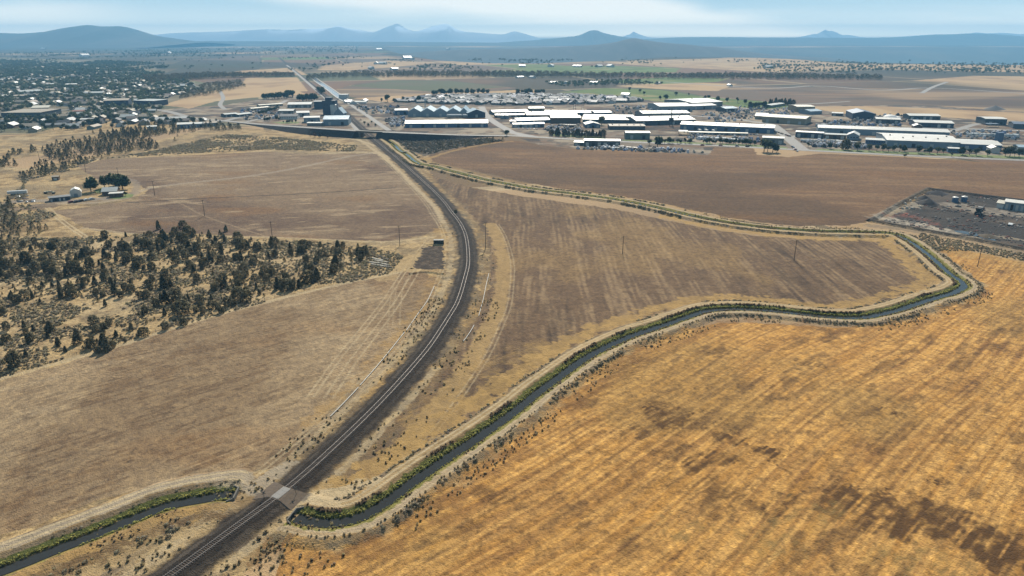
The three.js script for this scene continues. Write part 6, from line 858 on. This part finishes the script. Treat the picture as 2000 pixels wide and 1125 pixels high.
// woods too far or too dense to count
{
  const low = juniperCrown(6, 2.3, 110, 900, true), blob = roundCrown(8, 4, 120, 901);
  scatter('juniper_wood', juniperCrown(6, 2.2, 170, 902, false), JM[0], [...pick(poly([[-10, 345], [20, 300], [90, 284], [180, 272], [250, 258], [330, 254], [360, 270], [320, 290], [240, 302], [165, 318], [120, 334], [60, 352]]), 420, 4, p => sst(0.4, 0.56, fbm(p[0] / 38, p[1] / 60, 3)) + 0.05).map(p => [p[0], p[1], rnd(0.4, 1.25)]), ...pick(poly([[180, 262], [300, 244], [420, 240], [480, 252], [400, 258], [300, 262], [220, 275]]), 110, 7).map(p => [p[0], p[1], rnd(0.7, 1.4)]), ...pick(poly([[-10, 400], [20, 395], [40, 440], [100, 445], [60, 470], [-10, 480]]), 70, 4).map(p => [p[0], p[1], rnd(0.4, 0.8)]), ...pick(poly([[820, 300], [860, 282], [960, 274], [985, 276], [880, 292]]), 26, 8).map(p => [p[0], p[1], rnd(0.5, 0.9)])]);
  scatter('canyon_wood', low, JM[0], [...pick(poly([[600, 151], [700, 144], [800, 143], [1000, 144], [1200, 147], [1340, 149], [1450, 147], [1600, 149], [1720, 152], [1720, 157], [1500, 156], [1300, 155], [1000, 152], [700, 152], [600, 157]]), 1700, 8, p => sst(0.25, 0.45, fbm(p[0] / 120, p[1] / 90, 3)) + 0.2).map(p => [p[0], p[1], rnd(1.3, 2.3)]), ...pick(poly([[280, 152], [400, 147], [575, 147], [575, 151], [440, 153], [330, 160], [290, 165]]), 700, 8).map(p => [p[0], p[1], rnd(1.3, 2.2)]), ...pick(poly([[360, 182], [400, 166], [470, 160], [480, 170], [430, 182], [390, 190], [350, 196]]), 260, 8).map(p => [p[0], p[1], rnd(0.8, 1.5)])]);
  const plain = poly([[-20, 146], [600, 140], [1000, 140], [1600, 145], [2020, 150], [2020, 124], [1600, 118], [1300, 114], [1000, 118], [600, 108], [300, 100], [-20, 104]]);
  scatter('plain_trees', blob, DM[0], [...pick(plain, 1500, 10, p => sst(0.56, 0.68, fbm(p[0] / 160 + 4, p[1] / 420, 4)) + 0.012).map(p => [p[0], p[1], rnd(0.8, 1.6)]), ...pick(poly([[1480, 122], [2050, 127], [2050, 146], [1700, 140], [1560, 150], [1480, 140]]), 700, 12, p => sst(0.45, 0.6, fbm(p[0] / 200, p[1] / 120, 3))).map(p => [p[0], p[1], rnd(0.8, 1.5)]), ...pick(poly([[0, 146], [200, 120], [330, 126], [320, 148], [200, 150]]), 900, 10, p => sst(0.4, 0.6, fbm(p[0] / 160, p[1] / 260, 3))).map(p => [p[0], p[1], rnd(0.9, 1.6)]), ...pick(poly([[1060, 164], [1220, 158], [1300, 166], [1180, 170], [1090, 172]]), 160, 8).map(p => [p[0], p[1], rnd(0.8, 1.4)]), ...pick(poly([[0, 104], [700, 90], [700, 104], [300, 112]]), 500, 30).map(p => [p[0], p[1], rnd(1.2, 2.2)])]);
  // far farm buildings on the plain
  [[735, 125.5], [748, 125.8], [770, 136], [725, 134.5], [795, 115], [806, 116.5], [1020, 131], [1076, 130.5], [1128, 131], [1170, 131], [1192, 131], [1080, 163], [1105, 163.5], [1160, 164], [1285, 164], [875, 97], [740, 98], [330, 105], [85, 96.5], [165, 110.5], [470, 96], [680, 201], [690, 203], [705, 202], [712, 199], [1222, 187], [1015, 152.5], [1040, 152.8], [1500, 133], [1425, 168]].forEach(([px, py], i) => { const [x, z] = G(px, py), k = i % 3; house(x, z, i * 1.3, k, WM.white, RM.white, `${['small', 'large', 'long'][k]} white farm building standing alone on the distant plain`, `${['small', 'large', 'long'][k]} white farm buildings on the plain`, clamp(-z / 1600, 1, 3), 'farm_building'); });
}

{ // small stored goods in the estate yards, too many and too small to count
  const boxes = mergeGeometries([box(-1.6, 1.6, 0, 1.5, -0.8, 0.8), box(-0.9, 0.7, 1.503, 2.3, -0.7, 0.6)]), mat = new THREE.MeshStandardMaterial({ color: 0xffffff, roughness: 0.8 });
  const tint = () => { const k = rnd(); return k < 0.35 ? [0.45, 0.45, 0.45] : k < 0.6 ? [0.2, 0.17, 0.14] : k < 0.75 ? [0.06, 0.06, 0.065] : k < 0.85 ? [0.12, 0.17, 0.27] : [0.3, 0.25, 0.18]; };
  const yards = [[[1090, 246], [1135, 246], [1140, 258], [1080, 262], [1060, 252]], [[1190, 289], [1330, 292], [1380, 300], [1240, 296], [1120, 291]], [[1200, 208], [1290, 206], [1340, 222], [1230, 228], [1190, 222]], [[1360, 222], [1470, 215], [1480, 234], [1400, 240]], [[1440, 208], [1550, 212], [1550, 230], [1500, 228], [1450, 216]], [[1600, 236], [1700, 236], [1760, 246], [1640, 252]], [[1862, 256], [1990, 258], [1990, 275], [1880, 272], [1850, 262]], [[1570, 275], [1690, 284], [1690, 290], [1590, 287]], [[1345, 266], [1485, 272], [1480, 281], [1340, 272]], [[750, 232], [790, 230], [790, 246], [765, 248]], [[470, 214], [560, 216], [545, 232], [470, 236]], [[690, 208], [780, 206], [770, 222], [720, 226]], [[1680, 225], [1800, 226], [1790, 240], [1700, 238]]];
  const list = []; for (const y of yards) for (const p of pick(poly(y), 75, 4)) list.push([p[0], p[1], rnd(0.6, 1.7), 1, 0, tint()]);
  scatter('stored_goods', boxes, mat, list);
}
{ // wire fence between the grove and the mown field
  const l = smooth([[-30, 747], [100, 708], [250, 666], [400, 618], [560, 576], [680, 549], [775, 530]].map(p => G(...p)), 5), t = thing('wire_fence', 'thin wire fence on dark posts between grove and mown field', 'fence'), g = cyl(0.07, 0.08, 1.35, 6), m = std([0.06, 0.045, 0.035], 0.95);
  l.forEach(p => { const q = part('post', g, m, t); q.position.set(p[0], 0, p[1]); });
  for (const y of [0.6, 1.2]) part('wire', tube(l.map(p => [p[0] + 0.08, y, p[1]]), 0.012, 4), std(C(120, 116, 110), 0.5, 0.6), t);
}

scatter('yard_rubble', mergeGeometries([new THREE.IcosahedronGeometry(0.6, 0).scale(1.3, 0.7, 1), new THREE.IcosahedronGeometry(0.35, 0).translate(0.9, 0, 0.3)]), new THREE.MeshStandardMaterial({ color: 0xffffff, roughness: 1 }), pick(YARD, 700, 1.2, p => sst(0.45, 0.6, fbm(p[0] / 14, p[1] / 14, 3)) + 0.04).map(p => { const k = rnd(); return [p[0], p[1], rnd(0.4, 1.5), 1, 0.1, k < 0.4 ? [0.04, 0.037, 0.035] : k < 0.65 ? [0.24, 0.21, 0.17] : k < 0.85 ? [0.12, 0.1, 0.085] : [0.2, 0.08, 0.05]]; }));
renderer.render(scene, camera);
